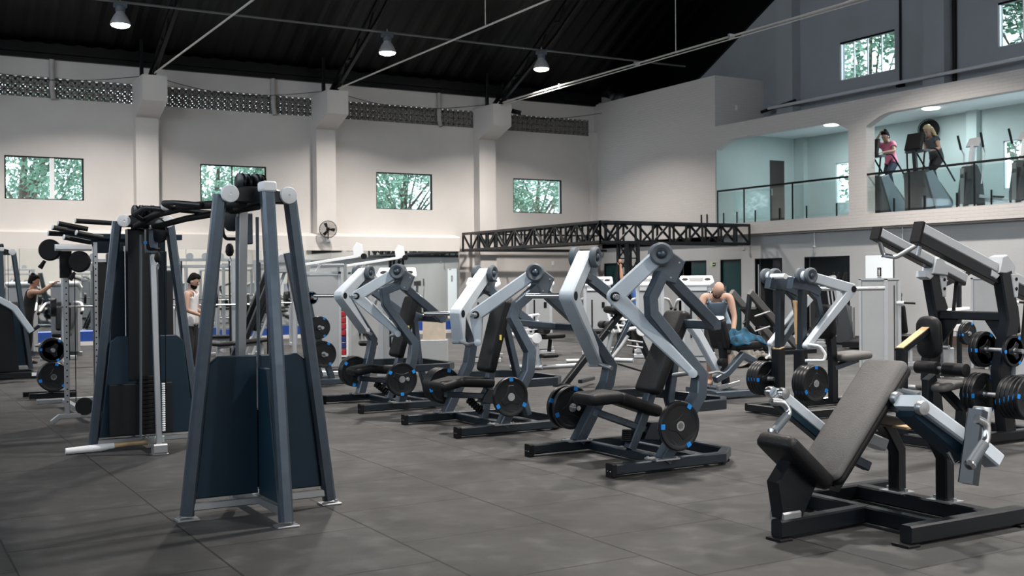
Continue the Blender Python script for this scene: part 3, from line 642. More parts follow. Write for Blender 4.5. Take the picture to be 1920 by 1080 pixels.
# ================================================================== CABLE CROSSOVER
def tower_parts(t, y0, flip, pref=''):
    # one A frame tower about (0,y0); flip=1: outer leg toward -y, pulley column toward +y
    def P(x, y, z): return V((x, y0 + y * flip, z))
    for sx in (-1, 1):
        MB().beam([P(sx * .49, 0, .03), P(-.252 if sx < 0 else .225, 0, 2.13)], .075, .085, (0, 1, 0), c=.018).build('side_leg', m_frame, t)
        mb = MB(); p = V((sx * .20, y0 - .045, 2.135)); mb.lathe([(0, -.02), (.056, -.02), (.060, -.01), (.060, .012), (.055, .022), (.01, .026), (0, .02)], p, (0, -1, 0), 28)
        w = mb.build('end_cap', m_white, t)
    MB().beam([P(0, -.53, .03), P(0, -.21, 2.16)], .085, .085, (1, 0, 0), c=.018).build('front_leg', m_frame, t)
    mb = MB(); mb.prism(rrect(.05, .035, .02), P(0, -.215, 2.175), (1, 0, 0), (0, 0, 1), .11, .01); mb.build('end_cap', m_white, t)
    # base bars and foot plates
    mb = MB(); mb.beam([P(-.49, 0, .085), P(.49, 0, .085)], .05, .05); mb.beam([P(0, -.53, .085), P(0, .50, .085)], .05, .05); mb.build('base_bar', m_steel, t)
    for q in ((-.49, 0), (.49, 0), (0, -.53), (0, .50)):
        p = P(q[0], q[1], 0); mb = MB(); mb.box((p.x - .07, p.y - .055, 0), (p.x + .07, p.y + .055, .014), .004); mb.lathe([(.012, .014), (.012, .028)], (p.x + (.05 if q[0] >= 0 else -.05), p.y, 0), (0, 0, 1), 8); mb.build('foot_plate', m_steel, t)
    # lower shroud: folded navy sheets tapering upward
    for sx in (-1, 1):
        ys = y0 + .03 * flip
        ol = [(sx * .012, .13), (sx * .435, .13), (sx * .385, .55), (sx * .335, 1.01), (sx * .27, 1.06), (sx * .012, 1.06)]
        MB().prism(ol, (0, ys, 0), (1, 0, 0), (0, 0, 1), .05, .008).build('lower_shroud', m_shroud, t)
    MB().prism([(-.44 * flip, .13), (-.05 * flip, .13), (-.05 * flip, .98), (-.24 * flip, .98)], (0, y0, 0), (0, 1, 0), (0, 0, 1), .05, .006).build('lower_shroud', m_shroud, t)
    # weight stack behind the shroud
    mb = MB()
    for j in range(14): mb.box((-.07, y0 + flip * .10 - .05, .16 + j * .038), (.07, y0 + flip * .10 + .05, .194 + j * .038), .004)
    mb.build('weight_stack', m_blackmat, t)
    # inner pulley column
    MB().beam([P(0, .50, .02), P(.03 * flip, .42, 2.08)], .050 if flip < 0 else .060, .036, (1, 0, 0)).build('pulley_column', m_steel, t)
    mb = MB(); mb.box((-.06, y0 + .50 * flip - .06, .014), (.06, y0 + .50 * flip + .06, .10), .012); mb.build('column_shoe', m_steel, t)
    MB().tube([P(-.10, .20, .12), P(-.08, .20, 2.0)], .012, 8).build('guide_rod', m_cap, t)
    MB().tube([P(.06, .20, .12), P(.06, .20, 2.0)], .012, 8).build('guide_rod', m_cap, t)
    MB().tube([P(.10, .12, .5), P(.10, .12, 2.1)], .005, 6).build('cable', m_blackmat, t)
    MB().tube([P(.15, .12, .5), P(.15, .12, 2.1)], .005, 6).build('cable', m_blackmat, t)
    if flip < 0:
        mb = MB(); [mb.lathe([(.012, -.008), (.016, 0), (.012, .008)], P(.035, .53, .22 + .02 * j), (0, 0, 1), 8) for j in range(22)]; mb.build('coiled_hose', m_white, t)
        MB().box((-.17, y0 - .06, .64), (.03, y0 + .06, 2.06), .01).build('upper_shroud', m_black, t)
        for xa, xb in ((-.30, -.17), (.06, .22)): MB().box((xa, y0 + .10, 1.0), (xb, y0 + .16, 1.86), .01).build('upper_shroud', m_shroud, t)
        MB().box((-.36, y0 - .12, .14), (.21, y0 - .04, .62), .01).build('stack_cover', m_black, t)
    # head
    mb = MB(); mb.prism([(-.25, 2.08), (.22, 2.08), (.18, 2.16), (.08, 2.19), (-.14, 2.19), (-.18, 2.16)], (0, y0, 0), (1, 0, 0), (0, 0, 1), .09, .01); mb.beam([P(0, -.22, 2.13), P(0, .44, 2.10)], .10, .08)
    mb.build('head_plate', m_black, t)
    for j, x in enumerate((-.10, -.05, .0, .05)):
        MB().lathe([(0, -.014), (.055, -.014), (.060, -.011), (.053, 0), (.060, .011), (.055, .014), (0, .014)], P(x, .05 + .03 * (j % 2), 2.225), (1, .25, 0), 22).build('top_pulley', m_black, t)
    # adjustable carriage with its swivel pulley
    zc = 1.92
    c = MB(); p = P(.045 * flip, .455, zc); c.box((p.x - .05, p.y - .035, zc - .10), (p.x + .05, p.y + .035, zc + .12), .008); car = c.build('carriage', m_frame, t)
    MB().tube(fillet([P(.02, .50, zc - .06), P(-.07, .52, zc - .06), P(-.09, .52, zc - .02), P(-.09, .52, zc + .12)], .03), .012, 8).build('carriage_handle', m_blackmat, car)
    MB().lathe([(0, -.018), (.09, -.018), (.105, -.012), (.098, 0), (.105, .012), (.09, .018), (0, .018)], P(-.012 * flip, .56, zc + .10), (1, .35, 0), 28).build('swivel_pulley', m_black, car)
    MB().box(tuple(P(-.12, .58, zc - .005) - V((.012, .012, .012))), tuple(P(-.12, .58, zc - .005) + V((.012, .012, .012)))).build('release_pin', m_blue, car)
    MB().lathe([(0, -.045), (.022, -.035), (.030, -.01), (.026, .03), (.012, .05)], P(-.02, .60, zc - .14), (0, 0, 1), 14).build('cable_stopper', m_blackmat, car)
    mb = MB(); mb.tube([P(-.02, .60, zc - .18), P(-.032, .60, zc - .21), P(-.02, .60, zc - .25), P(-.008, .60, zc - .21), P(-.02, .60, zc - .18)], .004, 6); mb.build('carabiner', m_chrome, car)
def grips(t, z=2.13):
    mb = MB(); mb.tube([(-.10, -1.75, 2.08), (-.16, -.6, z), (-.16, .6, z), (-.10, 1.75, 2.08)], .030, 12); mb.tube([(.0, -1.75, 2.06), (-.04, 0, z - .06), (.0, 1.75, 2.06)], .026, 12); mb.build('crossbar', m_blackmat, t)
    for s in (-1, 1):
        MB().tube(fillet([(-.16, s * .08, z + .01), (-.30, s * .28, z + .04), (-.30, s * .75, z + .01), (-.18, s * 1.0, z - .02)], .12), .021, 10).build('pull_up_grip', m_rubber, t)
    MB().tube([(-.15, -.1, z), (.10, -.55, z - .05)], .019, 10).build('pull_up_grip', m_rubber, t)
    MB().lathe([(0, -.05), (.032, -.05), (.036, -.04), (.036, .0), (0, .0)], (-.22, -.05, z + .03), (0, 1, 0), 16).build('end_cap', m_white, t)
x = thing('cable_crossover', 'double tower cable crossover with navy shrouds and white round caps, closest to the camera', 'exercise machine', (2.28, 9.05, 0))
tower_parts(x, -1.74, 1); tower_parts(x, 1.74, -1); grips(x)
# things lying by the far tower
t = thing('rowing_handle_bar', 'white padded cable bar lying on the floor by the far crossover tower', 'cable handle', (1.55, 10.75, .03))
MB().tube([(0, 0, 0), (.30, -.01, .01), (.42, -.02, .02)], [.030, .036, .026], 12).build('grip', m_white, t)
MB().tube([(.42, -.02, .02), (.55, -.03, .03), (.72, -.04, .03)], .022, 8).build('bar', m_tan, t)
MB().box((.72, -.09, 0), (.86, .0, .09), .01).build('end_block', mat('pale_green_block', (.35, .45, .42), .5), t)
# ================================================================== MULTI STATION BEHIND
t = thing('multi_station_gym', 'dark cable multi station with perforated silver posts and a cluster of pull-up grips', 'exercise machine', (2.15, 13.1, 0))
mb = MB(); mb.beam([(-.40, 0, .03), (-.32, 0, .09), (.6, 0, .09), (.68, 0, .03)], .07, .05, (0, 1, 0)); mb.beam([(.0, 0, .08), (.0, 1.9, .08)], .06, .06); mb.beam([(-.32, 1.9, .08), (.6, 1.9, .08)], .06, .06); mb.build('base_bar', m_steel, t)
def post(x, y, h=1.98):
    p = MB(); p.beam([(x, y, .10), (x, y, h)], .05, .05, (1, 0, 0)); o = p.build('perforated_post', m_steel, t)
    q = MB()
    for j in range(24): q.lathe([(.009, 0), (.009, .003)], (x, y - .028, .25 + j * .07), (0, 1, 0), 8)
    q.build('holes', m_blackmat, o)
post(-.24, 0, 1.80); post(.08, .05, 2.02)
for (x, z, y) in ((-.40, 1.93, .0), (-.11, 1.80, -.1)):
    MB().lathe([(0, -.03), (.105, -.03), (.118, -.02), (.12, 0), (.118, .02), (.105, .03), (0, .03)], (x, y, z), (.5, 1, 0), 28).build('pulley_cover', m_blackmat, t)
    mb = MB(); mb.tube([(x - .06, y - .05, z - .12), (x - .11, y - .05, z - .20)], [.018, .028], 10); mb.build('cable_stopper', m_blackmat, t)
    mb = MB(); mb.box((x + .02, y - .02, z - .10), (x + .13, y + .03, z - .02)); mb.build('pulley_bracket', m_silver, t)
MB().box((-.30, -.03, 1.62), (-.18, .03, 1.92), .006).build('carriage', m_blackmat, t)
MB().lathe([(0, -.03), (.095, -.03), (.10, 0), (.095, .03), (0, .03)], (-.06, -.02, .19), (.4, 1, 0), 24).build('floor_pulley', m_blackmat, t)
for xx in (-.20, .0): MB().tube([(xx + .05, -.02, .25), (xx + .05, -.02, 1.75)], .005, 6).build('cable', m_blackmat, t)
for (x0, x1, ya, z1, mm) in ((.08, .22, .10, 1.80, m_black), (.24, .50, .14, 1.90, m_shroud), (.52, .74, .16, 1.82, m_shroud), (.76, .95, .1, 1.7, m_black)):
    MB().box((x0, ya, .12), (x1, ya + .14, z1), .012).build('stack_shroud', mm, t)
for xx, zt in ((.40, 1.98), (.62, 2.02)): MB().beam([(xx, .02, .10), (xx, .02, zt)], .045, .045, (1, 0, 0)).build('silver_post', m_steel, t)
mb = MB(); mb.beam([(-.25, -.1, 2.08), (1.0, -.1, 2.08)], .06, .10); mb.prism([(0, 1.9), (.75, 1.9), (.75, 2.06), (-.1, 2.06)], (.1, .06, 0), (1, 0, 0), (0, 0, 1), .06); mb.build('top_beam', m_shroud, t)
for a, b in (((-.40, -.2, 2.17), (-.12, -.15, 2.12)), ((-.33, -.1, 2.22), (-.02, -.1, 2.16)), ((-.43, -.1, 2.11), (-.20, -.1, 2.10)), ((-.30, -.3, 2.06), (-.02, -.25, 2.01)), ((-.15, -.1, 2.25), (.9, -.1, 2.20)), ((-.18, -.35, 2.11), (.10, -.3, 2.06))):
    o = MB().tube([a, b], .028, 10).build('pull_up_grip', m_rubber, t); MB().lathe([(.030, -.006), (.030, .004), (.01, .008)], a, V(a) - V(b), 14).build('grip_cap', m_white, o)
MB().box((-.36, -.12, 1.92), (.02, -.05, 1.99), .02).build('white_beam', m_white, t)
# ================================================================== PLATE TREES
def plate_tree(loc, label, rz=0):
    t = thing('plate_tree', label, 'plate rack', loc, rz)
    mb = MB(); mb.beam([(-.30, -.16, .045), (.30, -.16, .045)], .07, .07); mb.beam([(-.34, .16, .045), (.34, .16, .045)], .07, .07); mb.beam([(0, -.16, .045), (0, .16, .045)], .07, .07); mb.build('base_frame', m_black, t)
    MB().beam([(0, 0, .08), (0, 0, .80)], .075, .075, (1, 0, 0)).build('post', m_black, t)
    mb = MB(); [mb.lathe([(.024, 0), (.024, .26), (0, .26)], (0, .0, z), (0, sg, 0), 14) for z in (.30, .66) for sg in (-1, 1)]; mb.tube([(-.20, 0, .72), (.20, 0, .72)], .02, 8); mb.build('horns', m_steel, t)
    return t
plate_tree((2.18, 16.35, 0), 'small black plate tree standing left of the perforated posts')
for j in range(4): plate(.2, (2.18, 16.24 - .044 * j, .30), 0, 'large plate low on the small plate tree, %s' % ('innermost', 'second', 'third', 'outermost')[j], 'plates on the small plate tree', .25)
for j in range(3): plate(.17, (2.18, 16.24 - .04 * j, .66), 0, 'mid-sized plate high on the small plate tree, %s' % ('inner', 'middle', 'outer')[j], 'plates on the small plate tree', .6)
t = thing('plate_rack', 'blue-grey leaning plate rack partly behind the closest crossover tower', 'plate rack', (5.95, 16.0, 0))
mb = MB(); mb.beam([(-.5, -.25, .06), (.28, -.25, .06)], .09, .09); mb.beam([(-.5, .35, .06), (.28, .35, .06)], .09, .09); mb.beam([(-.1, -.25, .06), (-.1, .35, .06)], .07, .07); mb.build('base_frame', m_frame, t)
for y in (-.2, .3): MB().beam([(.10, y, .10), (-.20, y, .95), (-.42, y, 2.0)], .075, .09, (0, 1, 0)).build('upright', m_frame, t)
for (x, z) in ((-.08, .48), (-.14, .88), (-.25, 1.32)):
    MB().lathe([(.024, 0), (.024, .25), (0, .25)], (x, -.22, z), (0, -1, 0), 14).build('horn', m_steel, t)
for j in range(2):
    plate(.2, (5.87, 15.72 - .045 * j, .48), 0, 'large plate on the lowest horn of the leaning rack, %s' % ('inner', 'outer')[j], 'plates on the leaning rack', 0.45)
    plate(.17, (5.81, 15.72 - .04 * j, .88), 0, 'mid-sized plate on the middle horn of the leaning rack, %s' % ('inner', 'outer')[j], 'plates on the leaning rack', .5)
    plate(.095, (5.70, 15.72 - .035 * j, 1.32), 0, 'small plate on the highest horn of the leaning rack, %s' % ('inner', 'outer')[j], 'plates on the leaning rack', 0)
# ================================================================== FOREGROUND INCLINE PRESS
t = thing('incline_press_bench', 'black incline press with worn grey back pad and two silver handled arms, foremost machine', 'exercise machine', (5.25, 4.9, 0)); O = V((5.25, 4.9, 0))
def Q(X, Y, Z): return V((X, Y, Z)) - O
mb = MB()
mb.beam([Q(5.14, 4.36, .068), Q(6.17, 4.36, .068)], .105, .085); mb.beam([Q(5.22, 5.44, .068), Q(6.22, 5.44, .068)], .105, .085)
mb.beam([Q(5.40, 4.36, .068), Q(5.40, 5.44, .068)], .10, .08); mb.beam([Q(5.93, 4.36, .068), Q(5.93, 5.44, .068)], .10, .10)
mb.beam([Q(4.62, 4.86, .068), Q(5.40, 4.90, .068)], .105, .085)
mb.build('base_frame', m_black, t)
for X, Y in ((5.14, 4.36), (6.15, 4.36), (5.24, 5.44), (6.20, 5.44), (4.64, 4.86)):
    MB().box(tuple(Q(X - .05, Y - .06, 0)), tuple(Q(X + .05, Y + .06, .016)), .003).build('rubber_foot', m_blackmat, t)
for Y, zt in ((5.10, .58), (4.72, .58)):
    MB().beam([Q(5.93, Y, .11), Q(5.93, Y, .40), Q(5.82, Y, .56), Q(5.74, Y, .64)], .09, .085, (0, 1, 0)).build('support_post', m_black, t)
    mb = MB(); mb.box(tuple(Q(5.86, Y - .09, .115)), tuple(Q(6.0, Y + .09, .125))); [mb.lathe([(.012, 0), (.012, .02)], Q(5.93, Y + q, .125), (0, 0, 1), 8) for q in (-.075, .075)]; mb.build('foot_plate', m_steel, t)
MB().beam([Q(5.46, 4.90, .66), Q(5.90, 4.90, .575)], .10, .07, (0, 1, 0)).build('bench_rail', m_black, t)
mb = MB(); mb.prism([(-.10, -.18), (.16, -.16), (.34, .10), (.10, .16), (-.10, .10)], Q(5.70, 4.92, .60), (1, 0, 0), (0, 1, 0), .012); mb.build('tan_glint', m_tan, t)  # tan sheet painted in as a warm lamp highlight
MB().beam([Q(5.12, 4.9, .25), Q(5.55, 4.9, .72)], .08, .06, (0, 1, 0)).build('pad_rail', m_black, t)
pad('back_pad', m_padgrey, t, Q(4.985, 4.9, .335), (.62, 0, .66), .93, .34, .045, r=.05)
pad('pad_board', m_blackmat, t, Q(4.985, 4.9, .335) + V((.034, 0, -.032)), (.62, 0, .66), .93, .335, .045, r=.05)
pad('seat_pad', m_pad, t, Q(4.985, 4.9, .30), (-.40, 0, .34), .46, .30, .10, r=.05)
mb = MB(); mb.prism([(-.20, .12), (-.03, .12), (.10, .32), (-.10, .50), (-.24, .34)], Q(4.86, 4.9, 0), (1, 0, 0), (0, 0, 1), .10, .01); mb.build('seat_bracket', m_black, t)
MB().box(tuple(Q(4.66, 4.84, .10)), tuple(Q(4.80, 4.96, .16)), .01).build('spring_block', m_steel, t)
# head rail across at top of the pad
MB().beam([Q(5.50, 4.86, .80), Q(5.60, 4.66, .76)], .15, .10).build('yoke', m_cap, t)
MB().beam([Q(5.50, 5.10, .80), Q(5.62, 4.70, .78)], .09, .08).build('yoke', m_black, t)
# camera side arm
MB().beam([Q(5.42, 4.58, .80), Q(5.82, 4.46, .51)], .225, .08, (.1, 1, 0), c=.012).build('press_arm', m_lever, t)
MB().beam([Q(5.44, 4.60, .73), Q(5.80, 4.48, .43)], .17, .07, (.1, 1, 0)).build('arm_link', m_shroud, t)
for p in (Q(5.47, 4.70, .80), Q(5.40, 4.46, .77)): MB().lathe([(0, -.02), (.040, -.02), (.045, 0), (.04, .025), (0, .03)], p, (.1, 1, 0) if p.y > -.3 else (-.1, -1, 0), 24).build('pivot_cap', m_steel, t)
MB().beam([Q(5.78, 4.36, .74), Q(5.66, 4.34, .31)], .09, .10, (.9, .3, 0)).build('arm_plate', m_base, t)
MB().lathe([(.0, -.06), (.052, -.06), (.055, .04), (.05, .05), (0, .05)], Q(5.87, 4.40, .70), (.1, 0, 1), 24).build('end_drum', m_steel, t)
MB().tube(fillet([Q(5.62, 4.25, .71), Q(5.70, 4.24, .675), Q(5.68, 4.23, .58), Q(5.52, 4.22, .45)], .04), .026, 12).build('handle_tube', m_chrome, t)
o = MB().tube([Q(5.66, 4.23, .563), Q(5.53, 4.222, .458)], .032, 12).build('handle_grip', m_cap, t); MB().lathe([(.034, 0), (.038, .012), (.022, .028), (0, .032)], Q(5.53, 4.222, .458), (-.78, -.05, -.62), 16).build('grip_end', m_chrome, o)
MB().beam([Q(5.83, 4.40, .51), Q(5.93, 4.36, .42)], .13, .09, (0, 1, 0)).build('counter_block', m_lever, t)
MB().tube([Q(5.58, 4.42, .50), Q(5.62, 4.41, .43), Q(5.67, 4.42, .44)], .012, 8).build('stop_pin', m_chrome, t)
# window side arm
MB().beam([Q(5.05, 5.30, .81), Q(5.62, 5.22, .38)], .10, .07, (.1, 1, 0), c=.01).build('press_arm', m_lever, t)
MB().beam([Q(5.05, 5.30, .75), Q(5.62, 5.22, .32)], .09, .06, (.1, 1, 0)).build('arm_link', m_shroud, t)
MB().beam([Q(5.60, 5.10, .51), Q(5.74, 5.06, .45)], .13, .08, (.1, 1, 0)).build('counter_block', m_white, t)
MB().beam([Q(5.42, 5.05, .40), Q(5.56, 5.02, .33)], .07, .06, (.1, 1, 0)).build('arm_end', m_frame, t)
for q in (-.05, .05): MB().lathe([(0, -.02), (.035, -.02), (.04, 0), (.035, .03), (0, .034)], Q(5.05, 5.30 + q, .81), (0, 1 if q > 0 else -1, 0), 20).build('pivot_cap', m_chrome, t)
MB().tube(fillet([Q(4.88, 5.17, .775), Q(4.97, 5.15, .765), Q(4.995, 5.13, .70), Q(4.83, 5.10, .60)], .035), .022, 12).build('handle_tube', m_chrome, t)
MB().tube([Q(4.88, 5.17, .775), Q(5.03, 5.26, .80)], .018, 10).build('handle_stem', m_chrome, t)
o = MB().tube([Q(4.965, 5.125, .685), Q(4.83, 5.10, .60)], .028, 12).build('handle_grip', m_cap, t); MB().lathe([(.030, 0), (.036, .012), (.022, .028), (0, .03)], Q(4.83, 5.10, .60), (-.8, -.15, -.55), 16).build('grip_end', m_chrome, o)
MB().tube([Q(5.62, 4.98, .72), Q(5.52, 5.02, .60)], .016, 8).build('brace', m_chrome, t)
# ================================================================== PLATE LOADED PULLDOWN
t = thing('pulldown_machine', 'tall black plate loaded pulldown with two long silver overhead arms', 'exercise machine', (9.2, 7.05, 0)); O = V((9.2, 7.05, 0))
mb = MB(); mb.beam([Q(8.15, 6.62, .06), Q(9.75, 6.62, .06)], .09, .10); mb.beam([Q(8.15, 7.48, .06), Q(9.75, 7.48, .06)], .09, .10); mb.beam([Q(9.65, 6.62, .06), Q(9.65, 7.48, .06)], .09, .09); mb.beam([Q(8.28, 6.62, .06), Q(8.28, 7.48, .06)], .09, .09); mb.build('base_frame', m_black, t)
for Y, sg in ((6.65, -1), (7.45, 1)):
    MB().beam([Q(9.22, Y, .09), Q(9.14, Y, .66), Q(9.28, Y, 1.14), Q(9.17, Y, 1.58)], .11, .17, (0, 1, 0)).build('column', m_black, t)
    MB().prism([(0, 0), (-sg * .26, 0), (0, -.34)], Q(9.27, Y, 1.14), (0, 1, 0), (0, 0, 1), .03).build('gusset', m_black, t)
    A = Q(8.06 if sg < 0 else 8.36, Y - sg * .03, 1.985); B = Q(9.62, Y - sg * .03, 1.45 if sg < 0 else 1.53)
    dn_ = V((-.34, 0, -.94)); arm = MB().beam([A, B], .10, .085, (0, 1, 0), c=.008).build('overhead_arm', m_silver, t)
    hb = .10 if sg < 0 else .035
    MB().beam([A + dn_ * (.043 + hb / 2), B + dn_ * (.043 + hb / 2)], .098, hb, (0, 1, 0), c=.006).build('underside_shade', m_black, arm)  # black bar stands in for the shaded underside of the arm
    d = (B - A).normalized()
    MB().beam([A - d * .01 + dn_ * hb * .4, A + d * .02 + dn_ * hb * .4], .104, .09 + hb, (0, 1, 0), c=.002).build('arm_end_plug', m_blackmat, t)
    mb = MB(); mb.prism([(-.10, -.06), (-.05, .09), (.03, .11), (.15, .0), (.13, -.08)], Q(9.17, Y - sg * .03, 1.64), (1, 0, 0), (0, 0, 1), .15, .01); piv = mb.build('pivot_block', m_silver, t)
    mb = MB(); mb.prism([(-.08, .03), (-.09, -.03), (-.02, -.06), (.04, -.02)], Q(9.07, Y - sg * .03, 1.58), (1, 0, 0), (0, 0, 1), .13, .008); mb.build('cradle', m_silver, t)
    mb = MB(); mb.prism([(0, 0), (.12, 0), (.10, -.22), (.05, -.22)], Q(9.22, Y + sg * .0, 1.57), (1, 0, 0), (0, 0, 1), .13, .006); g = mb.build('side_plate', m_silver, t)
    mb = MB(); [mb.lathe([(.016, -.072), (.016, .072)], Q(9.29, Y, z), (0, 1, 0), 8) for z in (1.52, 1.43)]; mb.build('bolts', m_blackmat, g)
    MB().tube([Q(9.55, Y, 1.48), Q(9.42, Y, .62)], .018, 8).build('link_rod', m_blackmat, t)
    mb = MB(); mb.box(tuple(Q(9.24, Y - .09, .62)), tuple(Q(9.40, Y + .09, .84)), .01); g = mb.build('lower_plate', m_silver, t)
    MB().beam([Q(9.34, Y - .04, .74), Q(9.60, Y - .06, .45)], .05, .05, (0, 1, 0)).build('lower_link', m_white, t)
    MB().lathe([(.025, -.30 if sg < 0 else -.2), (.025, .30 if sg > 0 else .22)], Q(9.08, Y, .44), (0, 1, 0), 12).build('storage_horn', m_steel, t)
    MB().lathe([(.022, -.25), (.022, .25)], Q(9.12, Y, .86), (0, 1, 0), 12).build('storage_horn', m_steel, t)
MB().beam([Q(9.27, 6.65, 1.17), Q(9.27, 7.45, 1.17)], .085, .10).build('crossbar', m_black, t)
MB().tube(fillet([Q(8.40, 7.42, 1.92), Q(8.46, 7.42, 1.76), Q(8.50, 7.30, 1.74), Q(8.66, 7.02, 1.93)], .03), .022, 10).build('handle', m_steel, t)
MB().tube([Q(8.12, 6.68, 1.93), Q(8.10, 6.72, 1.74)], .020, 10).build('handle', m_steel, t)
MB().beam([Q(8.27, 7.05, .10), Q(8.27, 7.05, .88)], .085, .09, (0, 1, 0)).build('front_post', m_black, t)
MB().beam([Q(8.24, 7.05, .86), Q(8.60, 7.05, 1.04)], .09, .06, (0, 1, 0)).build('neck_beam', m_black, t)
MB().beam([Q(8.24, 7.05, .894), Q(8.60, 7.05, 1.074)], .085, .008, (0, 1, 0)).build('tan_strip', m_tan, t)
pad('chest_pad', m_pad, t, Q(8.66, 7.05, .78), (-.05, 0, 1), .40, .26, .09, r=.10)
MB().beam([Q(8.62, 7.05, .10), Q(8.62, 7.05, .56), Q(8.70, 7.05, .60)], .08, .08, (0, 1, 0)).build('seat_post', m_black, t)
MB().beam([Q(8.85, 7.05, .47), Q(9.10, 7.05, .28), Q(9.08, 7.05, .08)], .08, .08, (0, 1, 0)).build('rear_leg', m_black, t)
pad('seat', m_padgrey, t, Q(8.62, 7.05, .50), (1, 0, .10), .48, .34, .07, r=.06)
for y in (6.86, 7.18): MB().lathe([(.05, -.12), (.062, -.115), (.062, .115), (.05, .12)], Q(8.78, y, .68), (0, 1, 0), 18).build('thigh_roller', m_pad, t)
MB().tube([Q(8.78, 6.76, .68), Q(8.78, 7.32, .68)], .018, 8).build('roller_bar', m_steel, t)
G = 'weight plates on the pulldown machine'
for j in range(5): plate(.2, (9.08, 6.50 - .046 * j, .44), 0, 'large plate low on the camera side of the pulldown machine, %s' % ('innermost', 'second', 'third', 'fourth', 'outermost')[j], G, .3 + .1 * j)
for j in range(3): plate(.2, (9.08, 6.79 + .046 * j, .44), 0, 'large plate low between the pulldown columns, %s' % ('nearest', 'middle', 'farthest')[j], G, .5)
for j in range(2): plate(.17, (9.12, 6.80 + .042 * j, .86), 0, 'mid-sized plate high between the pulldown columns, %s' % ('nearer', 'farther')[j], G, .5)
plate(.15, (9.12, 6.50, .86), 0, 'smaller plate high on the camera side of the pulldown machine', G, .5)
# ================================================================== ISO ROW MACHINE
t = thing('row_machine', 'plate loaded row machine with twin dark posts and a pale grey bent lever', 'exercise machine', (9.4, 9.25, 0)); O = V((9.4, 9.25, 0))
mb = MB(); mb.beam([Q(8.80, 8.85, .06), Q(10.3, 8.85, .06)], .09, .09); mb.beam([Q(8.80, 9.72, .06), Q(10.3, 9.72, .06)], .09, .09); mb.beam([Q(8.84, 8.85, .06), Q(8.84, 9.72, .06)], .09, .09); mb.beam([Q(10.2, 8.85, .06), Q(10.2, 9.72, .06)], .08, .08); mb.build('base_frame', m_black, t)
for Y, sg in ((9.05, -1), (9.40, 1)):
    MB().beam([Q(8.98, Y, .10), Q(8.98, Y, .74)], .13, .11, (0, 1, 0)).build('post_lower', m_black, t)
    MB().beam([Q(9.0, Y, .74), Q(9.02, Y, 1.50)], .085, .085, (0, 1, 0)).build('post_upper', m_base, t)
    MB().beam([Q(8.95, Y, .745), Q(9.02, Y, .765)], .12, .012, (0, 1, 0)).build('post_collar', m_tan if sg > 0 else m_frame, t)  # far collar coloured tan to paint a warm highlight
    mb = MB(); mb.prism([(-.17, 1.44), (.10, 1.40), (.26, 1.34), (.30, 1.42), (.10, 1.58), (-.14, 1.56)], Q(8.98, Y, 0), (1, 0, 0), (0, 0, 1), .09, .008); mb.build('pivot_bracket', m_frame, t)
    yl = Y + sg * .10
    lv = MB(); lv.prism(lever_outline((0, 1.575), (.70, 1.42), (.0, .80), .055, .060, .034), Q(8.97, yl, 0), (1, 0, 0), (0, 0, 1), .08, .008); L = lv.build('lever_arm', m_lever, t)
    for q in (-1, 1):
        p = Q(8.97, yl + q * .07, 1.575); nv = V((0, q, 0))
        w = MB().lathe([(0, -.03), (.07, -.03), (.088, -.02), (.09, 0), (.088, .02), (.072, .03), (.055, .028), (.042, .018), (0, .012)], p, nv, 28).build('pivot_cap', m_cap, t)
        MB().lathe([(.034, .01), (.03, .028), (.015, .036), (0, .038)], p, nv, 18).build('cap_dome', m_frame, w)
    e = Q(9.67, yl, 1.42)
    MB().lathe([(.036, -.05), (.036, .05)], e, (0, 1, 0), 16).build('elbow_collar', m_blackmat, L)
    MB().tube([e, e + V((.36, -.1 * sg if sg > 0 else -.16, .005))], .025, 12).build('loading_horn', m_chrome, L)
    tp_ = Q(8.97, yl, .80)
    MB().tube(fillet([tp_ + V((-.02, sg * .02, .02)), tp_ + V((.08, sg * .12, 0)), tp_ + V((.13, sg * .16, -.09)), tp_ + V((.12, sg * .15, -.16)), tp_ + V((-.05, sg * .03, -.16))], .03), .016, 10).build('handle_loop', m_white, L)
    MB().beam([Q(9.06, Y, 1.46), Q(9.24, Y, 1.32), Q(9.29, Y, 1.10), Q(8.99, Y, .76)], .06, .075, (0, 1, 0)).build('inner_brace', m_frame, t)
    MB().lathe([(.025, 0), (.025, .30), (0, .30)], Q(8.92, Y, .40), (0, sg, 0), 12).build('storage_horn', m_steel, t)
MB().prism([(.10, .80), (.22, 1.05), (.20, 1.26), (.06, 1.30)], Q(9.0, 9.23, 0), (1, 0, 0), (0, 0, 1), .05, .005).build('tan_board', m_tan, t)
MB().lathe([(.0, -.11), (.032, -.11), (.032, .11), (0, .11)], Q(8.90, 9.30, 1.57), (0, 1, 0), 16).build('white_roller', m_white, t)
MB().beam([Q(9.72, 9.28, .10), Q(9.72, 9.28, .58), Q(9.66, 9.28, 1.15)], .08, .10, (0, 1, 0)).build('seat_column', m_black, t)
pad('chest_pad', m_pad, t, Q(9.62, 9.28, .84), (-.06, 0, 1), .40, .28, .09, r=.08)
pad('seat', m_padgrey, t, Q(9.74, 9.28, .62), (1, 0, .04), .48, .34, .09, r=.05)
MB().beam([Q(9.72, 9.28, .50), Q(10.1, 9.28, .58)], .09, .06, (0, 1, 0)).build('seat_bracket', m_frame, t)
mb = MB(); mb.box(tuple(Q(9.80, 8.78, .105)), tuple(Q(10.0, 8.92, .14)), .01); mb.build('towel_clip', m_white, t)
G = 'weight plates on the row machine'
for j in range(4): plate(.2, (8.92, 8.96 - .046 * (j + 1), .40), 0, 'large plate on the camera side of the row machine, %s' % ('innermost', 'second', 'third', 'outermost')[j], G, 0)
